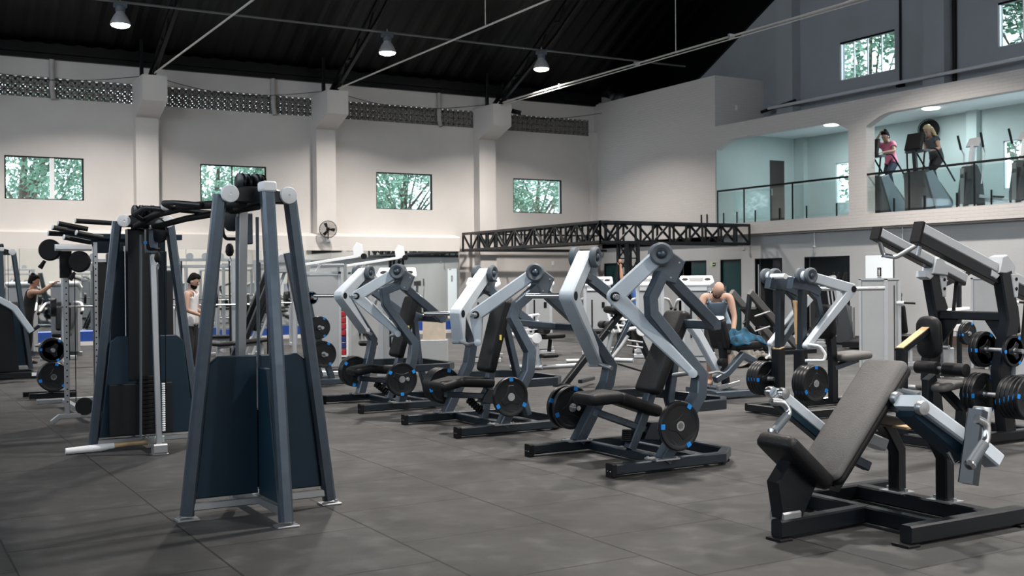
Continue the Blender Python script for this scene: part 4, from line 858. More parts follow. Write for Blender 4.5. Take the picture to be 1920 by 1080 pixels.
for j in range(4): plate(.2, (8.92, 9.50 + .046 * j, .40), 0, 'large plate on the mirror side of the row machine, %s' % ('innermost', 'second', 'third', 'outermost')[j], G, .5)
# ================================================================== NEXT MACHINE WITH TOWEL
t = thing('seated_dip_machine', 'dark machine with tall black pad and bent dark lever, bald man leaning over it', 'exercise machine', (9.9, 11.3, 0)); O = V((9.9, 11.3, 0))
mb = MB(); mb.beam([Q(9.35, 10.95, .06), Q(10.25, 10.95, .06)], .09, .10); mb.beam([Q(9.50, 11.65, .06), Q(10.15, 11.65, .06)], .09, .10); mb.beam([Q(9.55, 10.95, .06), Q(9.55, 11.65, .06)], .08, .09); mb.beam([Q(9.86, 10.95, .06), Q(9.86, 11.65, .06)], .08, .09); mb.build('base_frame', m_frame, t)
MB().beam([Q(9.86, 11.3, .10), Q(9.78, 11.3, .86)], .09, .09, (0, 1, 0)).build('column', m_black, t)
pad('back_pad', m_pad, t, Q(9.83, 11.34, .62), (-.22, 0, .75), .42, .34, .10, r=.05)
pad('pad_edge', mat('pale_piping', (.55, .60, .66), .5), t, Q(9.70, 11.34, 1.015), (-.22, 0, .75), .014, .33, .11, r=.004)
pad('seat', m_pad, t, Q(9.84, 11.26, .66), (1, -.1, .03), .46, .36, .12, r=.05)
MB().beam([Q(9.20, 11.25, .98), Q(9.36, 11.25, .80), Q(9.66, 11.25, .36)], .11, .11, (0, 1, 0)).build('grey_lever', m_lever, t)
MB().beam([Q(9.50, 11.1, .24), Q(9.70, 11.1, .32), Q(9.97, 11.1, .54), Q(10.18, 11.1, .45)], .09, .085, (0, 1, 0)).build('bent_lever', m_frame, t)
MB().lathe([(0, -.05), (.05, -.05), (.055, .05), (0, .06)], Q(9.66, 11.14, .46), (0, -1, 0), 18).build('pivot_cap', m_blackmat, t)
MB().beam([Q(9.58, 11.15, .12), Q(9.95, 11.15, .18)], .05, .06, (0, 1, 0)).build('step_plate', m_steel, t)
MB().tube(fillet([Q(9.3, 11.0, .34), Q(9.45, 10.98, .36), Q(9.52, 10.97, .33)], .03), .018, 8).build('side_handle', m_steel, t)
def cloth(name, cx, cy, z0, lx, ly, hgt, m, label, cat, seed, group=None, drop=0.0):
    rnd = random.Random(seed); nx, ny = 26, 20; vs = []; fs = []
    ph = [rnd.uniform(0, 6.28) for _ in range(8)]
    for j in range(ny + 1):
        for i in range(nx + 1):
            u = i / nx * 2 - 1; v = j / ny * 2 - 1
            e = max(abs(u), abs(v)); r = (u * u + v * v)
            wz = .5 + .28 * math.sin(5.5 * u + 2.3 * v + ph[0]) + .22 * math.sin(7.5 * v - 3 * u + ph[1]) + .12 * math.sin(13 * u + ph[2] + 5 * v)
            sh = max(0.0, 1 - r * .55)
            z = z0 + hgt * max(.0, wz) * sh + .012 - drop * max(0, e - .65) * 2.5
            vs.append((cx + lx * u * (1 + .10 * math.sin(4 * v + ph[3])) / 2, cy + ly * v * (1 + .12 * math.sin(5 * u + ph[4])) / 2, z))
    for j in range(ny):
        for i in range(nx): a = j * (nx + 1) + i; fs.append((a, a + 1, a + nx + 2, a + nx + 1))
    mb = MB(); mb.add(vs, fs); o = mb.build(name, m, None, 60)
    s = o.modifiers.new('thickness', 'SOLIDIFY'); s.thickness = .012; s.offset = -1
    return tag(o, label, cat, group)
cloth('gym_towel', 10.10, 11.26, .745, .52, .44, .14, mat('blue_towel', (.006, .055, .105), .9, noise=.9, nscale=12), 'crumpled blue towel with painted dark folds on the seat beside the bald man', 'towel', 3, drop=.10)  # strong colour noise paints the dark shade of the folds
cloth('gym_bag', 13.6, 15.0, .02, 1.0, .7, .36, mat('camouflage_cloth', (.10, .095, .085), .9, noise=.85, nscale=9), 'crumpled grey and black patterned bag on the floor behind the towel machine', 'bag', 9)
# ================================================================== T BAR ROW
t = thing('t_bar_row', 'black frame with raised chest pad and slanting struts behind the closest press machine', 'exercise machine', (9.5, 13.5, 0)); O = V((9.5, 13.5, 0))
MB().beam([Q(8.72, 13.5, .03), Q(9.72, 13.5, 1.04)], .085, .09, (0, 1, 0)).build('front_strut', m_black, t)
MB().beam([Q(9.90, 13.35, .80), Q(10.34, 13.35, .0)], .08, .085, (0, 1, 0)).build('rear_strut', m_black, t)
MB().beam([Q(9.38, 13.4, .22), Q(9.9, 13.4, 1.05)], .055, .07, (0, 1, 0)).build('grey_strut', m_frame, t)
MB().tube([Q(9.30, 13.32, .26), Q(9.62, 13.32, .58), Q(9.72, 13.3, .72)], .03, 10).build('sleeve', m_steel, t)
MB().beam([Q(8.80, 13.2, .10), Q(9.4, 13.75, .08)], .05, .06).build('cross_foot', m_black, t)
MB().beam([Q(8.68, 13.3, .03), Q(8.68, 13.7, .03)], .06, .06).build('floor_foot', m_black, t)
MB().tube([Q(9.6, 13.6, .33), Q(10.2, 13.3, .12)], .014, 8).build('tie_bar', m_blackmat, t)
pad('chest_pad', m_pad, t, Q(9.50, 13.5, 1.12), (1, 0, -.22), .46, .30, .10, r=.06)
MB().lathe([(0, -.02), (.075, -.02), (.08, 0), (.075, .02), (0, .024)], Q(9.95, 13.28, .79), (-.3, -1, 0), 26).build('pulley_cap', m_white, t)
for z in (.66, .58): MB().tube([Q(9.70, 13.3, z), Q(9.93, 13.22, z - .04)], .016, 8).build('foot_grip', m_steel, t)
for xx, zz in ((9.1, .43), (9.45, .8)): MB().lathe([(.012, -.06), (.012, .06)], Q(xx, 13.45, zz), (0, 1, 0), 8).build('bolt_pin', m_chrome, t)
# ================================================================== SELECTORISED LINE
def selector(loc, rz, label, h=1.50, kind=0, group='pale weight stack machines'):
    t = thing('weight_stack_machine', label, 'exercise machine', loc, rz, group)
    mb = MB(); mb.box((-.27, -.19, .10), (.27, .19, h), .02); sh = mb.build('stack_shroud', m_greyp, t)
    mb = MB(); mb.box((-.275, -.196, .12), (-.215, -.19, h - .02)); mb.box((.215, -.196, .12), (.275, -.19, h - .02)); mb.build('edge_trim', m_silver, sh)
    if kind != 2:
        mb = MB(); mb.prism([(-.33, -.10), (-.25, -.24), (.25, -.24), (.33, -.10), (.30, .22), (-.30, .22)], (0, 0, h + .02), (1, 0, 0), (0, .94, .34), .07, .02); cp = mb.build('top_cap', m_white, t)
        mb = MB()
        for x, w in ((-.21, .06), (.21, .06)): mb.prism([(x + w * math.cos(q) , -.02 + .07 * math.sin(q)) for q in [j * math.pi / 8 for j in range(16)]], (0, -.012, h + .055), (1, 0, 0), (0, .94, .34), .006)
        mb.build('cup_holders', m_blackmat, cp)
        MB().prism([(-.12, -.14), (.12, -.14), (.14, .06), (-.14, .06)], (0, -.012, h + .055), (1, 0, 0), (0, .94, .34), .006).build('tray_mat', mat('grey_tray', (.16, .17, .18), .6), cp)
        mb = MB(); mb.box((-.20, -.20, h - .16), (.20, -.192, h - .04)); mb.build('label_plate', m_white, sh)
        mb = MB(); mb.box((-.20, -.2, h - .185), (.20, -.191, h - .175)); mb.build('dark_line', m_blackmat, sh)
    mb = MB(); mb.box((-.115, -.197, .45), (-.085, -.189, h - .35)); mb.box((.10, -.2, h - .52), (.16, -.189, h - .40)); mb.build('slots', m_blackmat, sh)
    mb = MB(); mb.beam([(-.32, -.15, .05), (.32, -.15, .05)], .08, .07); mb.beam([(0, -.2, .05), (0, 1.25, .05)], .08, .08); mb.beam([(-.35, 1.22, .05), (.35, 1.22, .05)], .08, .08); mb.build('base_frame', m_silver, t)
    MB().beam([(0, .72, .08), (0, .66, .50)], .07, .07, (1, 0, 0)).build('seat_post', m_silver, t)
    pad('seat', m_pad, t, (0, .46, .50), (0, 1, 0), .42, .36, .09, side=(1, 0, 0))
    pad('backrest', m_pad, t, (0, .42, .58), (0, -.18, 1), .62, .30, .09, side=(1, 0, 0))
    for s in (-1, 1):
        MB().tube(fillet([(s * .10, .1, h - .3), (s * .36, .28, h - .34), (s * .42, .62, 1.02), (s * .42, .80, .98)], .08), .026, 10).build('lever_arm', m_white, t)
        MB().tube([(s * .42, .74, .99), (s * .42, .90, .95)], .03, 10).build('grip', m_blackmat, t)
    MB().beam([(0, .75, .42), (.0, 1.05, .40), (0, 1.15, .18)], .05, .06, (1, 0, 0)).build('leg_lever', m_white, t)
    MB().lathe([(.05, -.20), (.065, -.19), (.065, .19), (.05, .20)], (0, 1.12, .26), (1, 0, 0), 16).build('shin_roller', m_pad, t)
    return t
S = selector
s0 = S((7.49, 16.6, 0), math.radians(-28), 'pale weight stack machine with white winged top behind the far press machine')
s0.scale = (1, 1, 1.1)
DS = lambda loc, rz, lab, sc=None: dup(s0, loc, math.radians(rz), lab, scale=sc or (1, 1, 1))
DS((10.2, 18.6, 0), -30, 'pale weight stack machine behind the caps of the middle press machine')
DS((12.3, 20.0, 0), -30, 'pale weight stack machine standing beside the single leg machine with round hub')
DS((13.1, 18.98, 0), -38, 'pale weight stack machine in front of the teal door')
DS((13.45, 17.65, 0), -38, 'pale weight stack machine in front of the person with raised arm')
DS((13.55, 16.35, 0), -40, 'pale weight stack machine beside the bald man')
DS((3.72, 25.6, 0), 165, 'pale weight stack machine seen between the perforated posts')
DS((2.95, 26.4, 0), 160, 'pale weight stack machine beyond the small plate tree')
DS((5.3, 24.6, 0), 175, 'pale weight stack machine behind the man in the white tank top')
def cable_station(loc, rz, label):
    t = thing('cable_station', label, 'exercise machine', loc, rz, 'tall pale cable stations')
    mb = MB(); mb.box((-.30, -.22, .06), (.30, .22, 1.68), .015); sh = mb.build('stack_shroud', m_greyp, t)
    mb = MB(); mb.box((-.325, -.235, .03), (-.28, -.2, 1.74)); mb.box((.28, -.235, .03), (.325, -.2, 1.74)); mb.box((-.33, -.235, 1.70), (.33, .2, 1.74)); mb.build('edge_trim', m_silver, sh)
    mb = MB(); mb.beam([(-.34, -.12, 1.86), (.62, -.42, 2.0)], .05, .05); mb.tube([(-.1, 0, 1.74), (0, -.2, 1.92)], .02, 8); mb.build('boom', m_white, t)
    mb = MB(); mb.prism([(-.07, -.02), (-.09, .14), (-.02, .24), (.08, .20), (.10, 0)], (.62, -.42, 2.0), (1, -.3, 0), (0, 0, 1), .05, .006); mb.build('pulley_housing', m_white, t)
    MB().lathe([(.0, -.03), (.05, -.03), (.05, .03), (0, .03)], (.72, -.45, 2.0), (.3, 1, 0), 14).build('pulley', m_blackmat, t)
    mb = MB(); mb.beam([(0, -.2, .04), (0, -1.2, .04)], .08, .07); mb.beam([(-.3, -1.2, .04), (.3, -1.2, .04)], .07, .07); mb.build('base_frame', m_silver, t)
    MB().beam([(0, -.85, .06), (0, -.85, .40)], .07, .07, (1, 0, 0)).build('seat_post', m_silver, t)
    pad('seat', m_pad, t, (0, -1.05, .44), (0, 1, 0), .40, .34, .08, side=(1, 0, 0))
    mb = MB(); mb.tube([(-.12, -.24, .55), (-.12, -.24, .65)], .018, 8); mb.tube([(-.05, -.24, .55), (-.05, -.24, .65)], .018, 8); mb.build('hooks', m_blackmat, t)
    return t
c0 = cable_station((6.95, 18.6, 0), math.radians(-20), 'tall pale cable station with a slanting white boom beside the leaning plate rack')
dup(c0, (8.15, 19.5, 0), math.radians(-20), 'tall pale cable station behind the far press machine, boom reaching over it')
# ================================================================== TALL GREY STACK HOUSINGS
for (px, py, h, lab, rz) in ((14.99, 13.24, 1.52, 'tall grey stack housing in front of the white restroom door', 0), (16.4, 12.07, 1.52, 'tall grey stack housing behind the pulldown columns', 0), (17.35, 11.05, 1.52, 'tall grey stack housing at the picture edge behind the pulldown machine', 0)):
    t = thing('stack_housing', lab, 'exercise machine', (px, py, 0), math.radians(rz), 'tall grey stack housings')
    mb = MB(); mb.box((-.16, -.28, .05), (.16, .28, h), .01); sh = mb.build('side_panel', m_greyp, t)
    mb = MB(); mb.box((-.175, -.295, 0), (-.13, -.25, h + .01)); mb.box((-.175, .25, 0), (-.13, .295, h + .01)); mb.box((.10, -.31, 0), (.175, -.27, h - .03)); mb.box((-.175, -.295, h - .01), (.16, .295, h + .02)); mb.build('corner_post', m_silver, sh)
    mb = MB(); mb.box((.03, -.290, .1), (.042, -.278, h - .1)); mb.build('panel_seam', m_blackmat, sh)
    MB().tube([(.1, -.28, 1.12), (.16, -.38, 1.12)], .03, 10).build('knob_stem', m_white, t)
    MB().tube([(.16, -.38, 1.12), (.30, -.50, 1.11)], .018, 10).build('handle', m_blackmat, t)
    MB().beam([(-.17, 0, .03), (1.2, 0, .03)], .08, .06).build('base_frame', m_silver, t)
    pad('seat', m_pad, t, (.55, 0, .50), (1, 0, 0), .4, .34, .09); MB().beam([(.75, 0, .05), (.75, 0, .48)], .07, .07, (0, 1, 0)).build('seat_post', m_silver, t)
    pad('backrest', m_pad, t, (.52, 0, .58), (-.15, 0, 1), .5, .3, .08)
# ================================================================== LEG CURL BENCH
t = thing('leg_extension_machine', 'silver leg machine with white round hub, black seat and roller', 'exercise machine', (10.2, 16.5, 0)); O = V((10.2, 16.5, 0))
mb = MB(); mb.tube([Q(9.80, 16.9, .04), Q(10.18, 16.45, .04)], .04, 10); mb.tube([Q(9.9, 16.5, .04), Q(11.0, 16.5, .04)], .035, 10); mb.build('base_frame', m_silver, t)
MB().tube([Q(10.16, 16.5, .04), Q(10.06, 16.5, .55)], .045, 10).build('upright', m_silver, t)
MB().tube([Q(9.3, 16.7, .68), Q(10.04, 16.48, .56)], .035, 10).build('side_arm', m_white, t)
MB().lathe([(0, -.03), (.085, -.03), (.09, 0), (.085, .03), (0, .034)], Q(10.05, 16.42, .55), (-.4, -1, 0), 26).build('hub_disc', m_white, t)
for y in (16.35, 16.65): MB().lathe([(.06, -.10), (.075, -.095), (.075, .095), (.06, .10)], Q(10.16, y, .70), (0, 1, 0), 16).build('shin_roller', m_pad, t)
pad('seat', m_pad, t, Q(10.14, 16.5, .57), (1, 0, .03), .46, .36, .09)
pad('foot_pad', m_pad, t, Q(10.12, 16.4, .24), (1, 0, .0), .32, .22, .07)
MB().beam([Q(10.38, 16.5, .52), Q(10.35, 16.5, .30)], .05, .06, (0, 1, 0)).build('pad_post', m_blackmat, t)
for z in (.72, .84, .96): MB().tube([Q(9.75, 16.62, z - .06), Q(10.14, 16.5, z)], .022, 8).build('rung', m_white, t)
for xx in (9.82, 9.98, 10.1): MB().tube([Q(xx - .05, 16.6, .56), Q(xx + .05, 16.5, .96)], .02, 8).build('upright_rod', m_white, t)
dup(t, (12.1, 17.3, 0), math.radians(170), 'silver leg machine further back, mostly hidden behind the round hub machine')
# ================================================================== LEG PRESS, ELLIPTICALS, TREADMILL
t = thing('leg_press_machine', 'black leg press with long grey sloping rails below the door openings', 'exercise machine', (15.9, 17, 0)); O = V((15.9, 17, 0))
for Y in (16.75, 17.3):
    MB().beam([Q(15.25, Y, 1.28), Q(16.62, Y, .06)], .10, .14, (0, 1, 0)).build('slide_rail', mat('worn_grey_rail', (.12, .12, .12), .5), t)
    MB().beam([Q(15.25, Y, 1.24), Q(15.08, Y, .05)], .08, .09, (0, 1, 0)).build('upright', m_black, t)
    MB().beam([Q(15.1, Y, .70), Q(15.75, Y, .06)], .07, .08, (0, 1, 0)).build('lower_strut', m_black, t)
mb = MB(); mb.beam([Q(15.05, 16.7, .04), Q(17.0, 16.7, .04)], .10, .07); mb.beam([Q(15.05, 17.35, .04), Q(17.0, 17.35, .04)], .10, .07); mb.beam([Q(15.1, 16.7, .04), Q(15.1, 17.35, .04)], .08, .07); mb.build('base_frame', m_black, t)
MB().beam([Q(15.45, 17.02, .96), Q(15.85, 17.02, .60)], .48, .06, (0, 1, 0)).build('sled', m_black, t)
pad('back_pad', m_pad, t, Q(16.3, 17.02, .30), (.8, 0, .5), .7, .42, .09)
for z in (.5, .8): MB().tube([Q(15.35, 16.72, z), Q(15.55, 16.5, z + .1)], .02, 8).build('grip', m_steel, t)
def elliptical(loc, rz, label, group, s=1.0):
    t = thing('elliptical_trainer', label, 'elliptical trainer', loc, rz, group)
    mb = MB(); mb.prism([(-.25, .06), (.36, .06), (.36, .30), (.22, .95), (.02, 1.0), (-.16, .70)], (0, 0, 0), (1, 0, 0), (0, 0, 1), .34, .05); mb.build('drive_housing', mat('charcoal_plastic', (.030, .034, .040), .4), t)
    mb = MB(); mb.prism([(-.05, .20), (.04, .20), (.06, .96), (-.02, .98)], (0, .0, 0), (0, 1, 0), (0, 0, 1), .80); 
    mb2 = MB(); mb2.box((.345, -.05, .12), (.375, .05, .9), .008); mb2.build('grey_stripe', mat('mid_grey_plastic', (.16, .17, .18), .4), t)
    MB().beam([(.08, 0, .92), (-.02, 0, 1.42)], .10, .10, (0, 1, 0)).build('console_mast', m_silver, t)
    mb = MB(); mb.prism([(-.17, -.11), (.17, -.13), (.15, .13), (-.15, .11)], (-.05, 0, 1.50), (0, 1, 0), (-.5, 0, .86), .05, .01); mb.build('console', m_greyp, t)
    for sg in (-1, 1):
        MB().tube([(.02, sg * .24, .55), (-.06, sg * .27, 1.25), (.02, sg * .29, 1.38)], .018, 8).build('swing_arm', m_silver, t)
        MB().tube([(.02, sg * .29, 1.36), (.12, sg * .30, 1.68)], .026, 8).build('arm_grip', m_rubber, t)
        MB().beam([(.02, sg * .18, .28), (-.95, sg * .18, .22)], .07, .05).build('pedal_bar', m_silver, t)
        mb = MB(); mb.box((-.75, sg * .18 - .08, .26), (-.42, sg * .18 + .08, .30), .01); mb.build('foot_pedal', m_blackmat, t)
    mb = MB(); mb.beam([(-1.2, 0, .05), (.4, 0, .05)], .12, .08); mb.beam([(-1.15, -.3, .04), (-1.15, .3, .04)], .08, .06); mb.beam([(.3, -.3, .04), (.3, .3, .04)], .08, .06); mb.build('base_frame', m_silver, t)
    return t
e0 = elliptical((18.9, 17.9, 0), math.radians(-60), 'dark elliptical trainer standing before the wide dark opening', 'elliptical trainers on the gym floor')
dup(e0, (19.6, 18.6, 0), math.radians(-75), 'dark elliptical trainer nearer the wall by the wide dark opening')
t = thing('treadmill', 'black treadmill deck on the floor beside the grey stack housing', 'treadmill', (19.3, 17.2, 0), math.radians(20))
mb = MB(); mb.prism([(-.85, .04), (.85, .04), (.85, .28), (.55, .30), (-.85, .16)], (0, 0, 0), (1, 0, 0), (0, 0, 1), .78, .02); mb.build('deck', m_blackmat, t)
MB().beam([(-.8, 0, .168), (.5, 0, .30)], .5, .01, (0, 1, 0)).build('belt', m_rubber, t)
for s in (-1, 1): MB().beam([(.75, s * .37, .2), (.55, s * .37, 1.15)], .06, .06, (0, 1, 0)).build('upright', m_cap, t)
MB().box((.40, -.40, 1.1), (.62, .40, 1.22), .03).build('console', m_cap, t)
# ================================================================== STAND WITH PLATES BEHIND PULLDOWN
t = thing('calf_machine', 'black plate loaded stand seen through the pulldown frame', 'exercise machine', (14.0, 10.9, 0)); O = V((14.0, 10.9, 0))
mb = MB(); mb.beam([Q(13.5, 10.7, .05), Q(14.6, 10.7, .05)], .08, .09); mb.beam([Q(13.6, 11.2, .05), Q(14.6, 11.2, .05)], .08, .09); mb.beam([Q(13.65, 10.7, .05), Q(13.65, 11.2, .05)], .08, .08); mb.build('base_frame', m_black, t)
MB().beam([Q(13.70, 10.9, .08), Q(13.70, 10.9, 1.10), Q(13.55, 10.9, 1.42)], .07, .10, (0, 1, 0)).build('column', m_black, t)
MB().beam([Q(13.50, 10.9, 1.38), Q(14.25, 10.9, 1.62)], .07, .08, (0, 1, 0)).build('top_arm', m_black, t)
MB().beam([Q(14.10, 10.95, .05), Q(14.10, 10.95, 1.60)], .06, .06, (0, 1, 0)).build('rear_post', m_black, t)
MB().beam([Q(13.7, 10.9, 1.05), Q(14.2, 10.9, 1.08)], .12, .04, (0, 1, 0)).build('shelf', m_white, t)
MB().beam([Q(13.70, 10.9, .78), Q(14.15, 10.9, .80)], .06, .10, (0, 1, 0)).build('mid_arm', m_white, t)
MB().lathe([(.024, 0), (.024, .22), (0, .22)], Q(13.98, 10.88, .72), (0, -1, 0), 12).build('horn', m_steel, t)
for j in range(2): plate(.17, (13.98, 10.74 - .04 * j, .72), 0, 'mid-sized plate on the stand seen through the pulldown frame, %s one' % ('inner', 'outer')[j], 'plates on the black stand', .4)
# ================================================================== LEFT EDGE AND MIRROR SIDE
t2 = thing('single_cable_tower', 'navy cable tower with white round caps, beyond the small plate tree', 'exercise machine', (2.02, 21.3, 0))
tower_parts(t2, 0.0, 1)
t = thing('squat_lever_machine', 'black lever machine with a bent pale grey arm, cut off by the picture edge', 'exercise machine', (1.55, 20.2, 0)); O = V((1.55, 20.2, 0))
MB().beam([Q(1.2, 20.1, 1.62), Q(1.9, 20.1, 1.31), Q(2.12, 20.1, 1.17), Q(2.38, 20.1, .77)], .16, .10, (0, 1, 0)).build('lever_arm', m_lever, t)
MB().beam([Q(2.33, 20.1, .74), Q(2.50, 20.1, .86)], .14, .05, (0, 1, 0)).build('shoulder_stop', m_black, t)
mb = MB(); mb.prism([(1.3 - 1.55, .1), (2.2 - 1.55, .1), (2.1 - 1.55, 1.15), (1.9 - 1.55, 1.25), (1.3 - 1.55, 1.45)], (0, .05, 0), (1, 0, 0), (0, 0, 1), .16, .01); mb.build('side_frame', m_black, t)
mb = MB(); mb.beam([Q(1.1, 19.9, .06), Q(2.62, 19.9, .06)], .10, .11); mb.beam([Q(1.1, 20.6, .06), Q(2.5, 20.6, .06)], .10, .11); mb.beam([Q(2.45, 19.9, .06), Q(2.45, 20.6, .06)], .09, .1); mb.beam([Q(1.75, 19.9, .06), Q(1.75, 20.6, .06)], .09, .1); mb.build('base_frame', m_black, t)
MB().box(tuple(Q(2.35, 19.842, .045)), tuple(Q(2.50, 19.85, .10))).build('maker_plate', m_white, t)
# silver racks and benches towards the mirrors
def rack(loc, rz, label, group='silver racks by the mirrors'):
    t = thing('power_rack', label, 'rack', loc, rz, group)
    for x in (-.6, .6):
        for y in (-.5, .5): MB().beam([(x, y, .02), (x, y, 2.0)], .07, .07, (1, 0, 0)).build('upright', m_silver, t)
        MB().beam([(x, -.6, .04), (x, .6, .04)], .08, .07).build('foot', m_silver, t)
        MB().beam([(x, -.5, 1.97), (x, .5, 1.97)], .06, .06).build('top_rail', m_silver, t)
    for y, z in ((-.5, 1.97), (.5, 1.97), (.5, .5), (.5, 1.2)): MB().beam([(-.6, y, z), (.6, y, z)], .06, .06).build('crossbar', m_silver, t)
    MB().tube([(-1.05, -.56, 1.18), (1.05, -.56, 1.18)], .015, 8).build('barbell', m_chrome, t)
    for x in (-.78, .78): MB().lathe([(0, -.03), (.17, -.03), (.17, .03), (0, .03)], (x, -.56, 1.18), (1, 0, 0), 24).build('loaded_plate', m_rubber, t)
    for x in (-.55, .55): MB().box((x - .03, -.62, 1.10), (x + .03, -.50, 1.17)).build('hook', m_blackmat, t)
    mb = MB(); mb.tube([(-.4, -.5, 1.98), (.4, -.5, 1.98)], .02, 8); mb.build('pull_up_bar', m_blackmat, t)
    return t
def smith(loc, rz, label):
    t = thing('smith_machine', label, 'rack', loc, rz, 'guided barbell racks')
    for x in (-.55, .55):
        MB().beam([(x, -.2, .05), (x, -.1, 2.05)], .09, .07, (1, 0, 0)).build('upright', m_silver, t)
        MB().tube([(x * .85, -.28, .08), (x * .85, -.20, 2.0)], .018, 8).build('guide_rod', m_black, t)
        MB().beam([(x, -.6, .04), (x, .5, .04)], .08, .07).build('foot', m_silver, t)
        MB().beam([(x, .4, .06), (x, -.05, 1.5)], .05, .06, (1, 0, 0)).build('brace', m_silver, t)
        MB().lathe([(0, -.05), (.19, -.05), (.19, .05), (0, .05)], (x * 1.35, -.26, 1.12), (1, 0, 0), 24).build('loaded_plate', m_plate, t)
        mb = MB(); mb.box((x - .05, -.16, .3), (x + .05, .02, 1.1), .01); mb.build('counterweight', m_black, t)
    for z in (2.03, 1.90): MB().beam([(-.62, -.12, z), (.62, -.12, z)], .06, .05).build('crossbar', m_silver, t)
    MB().tube([(-.85, -.26, 1.12), (.85, -.26, 1.12)], .02, 8).build('barbell', m_chrome, t)
    for x in (-.3, .0, .3): MB().lathe([(0, -.02), (.07, -.02), (.07, .02), (0, .02)], (x, -.14, 2.10), (0, 1, 0), 16).build('pulley', m_silver, t)
    return t
sm = smith((5.95, 22.6, 0), math.radians(-12), 'guided barbell rack with black counterweights right behind the crossover legs')
dup(sm, (7.9, 23.6, 0), math.radians(-20), 'guided barbell rack further along towards the cable stations')
dup(sm, (3.9, 23.3, 0), math.radians(-5), 'guided barbell rack partly hidden by the far crossover tower')
r0 = rack((7.6, 25.2, 0), math.radians(-8), 'silver power rack in front of the mirror, seen between the crossover legs')
dup(r0, (9.6, 26.0, 0), math.radians(-12), 'silver power rack by the mirror below the wall fan')
dup(r0, (6.05, 27.6, 0), math.radians(5), 'silver power rack next to the mirror, behind the man in the white tank top')
dup(r0, (1.6, 28.0, 0), math.radians(0), 'silver power rack against the mirror near the small plate tree')
def bench(loc, rz, label):
    t = thing('weight_bench', label, 'bench', loc, rz, 'black weight benches')
    pad('back_pad', m_pad, t, (.0, 0, .42), (1, 0, .05), .85, .28, .07); pad('seat_pad', m_pad, t, (-.36, 0, .42), (1, 0, 0), .33, .30, .07)
    mb = MB(); mb.beam([(-.3, 0, .36), (.7, 0, .38)], .06, .05, (0, 1, 0)); mb.build('spine', m_silver, t)
    for x in (-.3, .7): mb = MB(); mb.beam([(x, 0, .05), (x, 0, .36)], .06, .06, (0, 1, 0)); mb.beam([(x, -.3, .04), (x, .3, .04)], .06, .06); mb.build('leg', m_silver, t)
    return t
b0 = bench((5.9, 20.6, 0), math.radians(20), 'black weight bench behind the closest crossover tower')
dup(b0, (6.4, 23.4, 0), math.radians(-60), 'black weight bench in front of the silver rack')
dup(b0, (8.6, 22.3, 0), math.radians(30), 'black weight bench beyond the leaning plate rack')
t = thing('hack_squat_machine', 'black inclined sled machine with silver side tubes between the crossover legs', 'exercise machine', (6.6, 21.4, 0)); O = V((6.6, 21.4, 0))
for y in (21.2, 21.6):
    MB().beam([Q(6.2, y, .1), Q(6.95, y, 1.85)], .09, .10, (0, 1, 0)).build('slide_rail', m_black, t)
    MB().tube([Q(6.5, y + .1, .1), Q(7.2, y + .1, 1.80)], .03, 10).build('side_tube', m_silver, t)
MB().beam([Q(6.9, 21.4, 1.80), Q(7.5, 21.4, 1.80)], .5, .10, (0, 1, 0)).build('head_beam', m_greyp, t)
mb = MB(); mb.beam([Q(6.0, 21.4, .05), Q(7.5, 21.4, .05)], .10, .08); mb.beam([Q(6.1, 21.1, .05), Q(6.1, 21.7, .05)], .08, .08); mb.build('base_frame', m_silver, t)
pad('back_pad', m_pad, t, Q(6.55, 21.4, .62), (.40, 0, .92), .8, .4, .1)
MB().beam([Q(7.4, 21.4, .08), Q(7.4, 21.4, 1.80)], .08, .08, (0, 1, 0)).build('rear_post', m_silver, t)
# blue lit reception kiosk screen, red shelf, yellow rolls, box
t = thing('storage_shelf', 'narrow white shelf of red step platforms near the cable stations', 'shelf', (8.4, 21.6, 0), math.radians(-25))
mb = MB(); mb.box((-.22, -.15, 0), (-.19, .15, 1.15)); mb.box((.19, -.15, 0), (.22, .15, 1.15)); mb.box((-.22, -.15, .02), (.22, .15, .05)); mb.box((-.22, -.15, 1.12), (.22, .15, 1.15)); mb.build('shelf_frame', m_white, t, 0)
for j in range(7):
    o = MB().box((-.17, -.14, .06 + j * .13), (.17, .14, .17 + j * .13), .02).build('step_platform', mat('red_plastic', (.42, .02, .03), .4) if j not in (1, 2) else mat('navy_plastic', (.02, .03, .16), .4))
    o.location = (8.4, 21.6, 0); o.rotation_euler = (0, 0, math.radians(-25))
    tag(o, ('dark blue' if j in (1, 2) else 'red') + ' step platform, %s from the bottom of the narrow shelf' % ('first', 'second', 'third', 'fourth', 'fifth', 'sixth', 'seventh')[j], 'step platform', 'step platforms on the narrow shelf')
for j, (x, z) in enumerate(((0, .15), (.26, .15), (.13, .38))):
    o = MB().lathe([(0, -.3), (.13, -.3), (.14, -.28), (.14, .28), (.13, .3), (0, .3)], (9.2 + x, 21.8 - x * .4, z + .30), (.4, 1, 0), 22).build('foam_roller', mat('yellow_foam', (.62, .46, .13), .7))
    tag(o, 'yellow foam roller behind the far press machine, %s' % ('lower one', 'lower one farther along', 'topmost')[j], 'foam roller', 'yellow foam rollers')
mb = MB(); mb.box((-.35, -.32, 0), (.6, .22, .30), .01); o = mb.build('low_cabinet', m_silver); o.location = (9.2, 21.75, 0); tag(o, 'low silver cabinet carrying the yellow foam rollers', 'cabinet')
mb = MB(); mb.box((-.24, -.2, 0), (.24, .2, .50), .01); o = mb.build('storage_chest', m_greyp); o.location = (8.9, 18.1, 0); o.rotation_euler = (0, 0, math.radians(-30)); tag(o, 'low grey chest under the cardboard box beyond the press machines', 'chest')
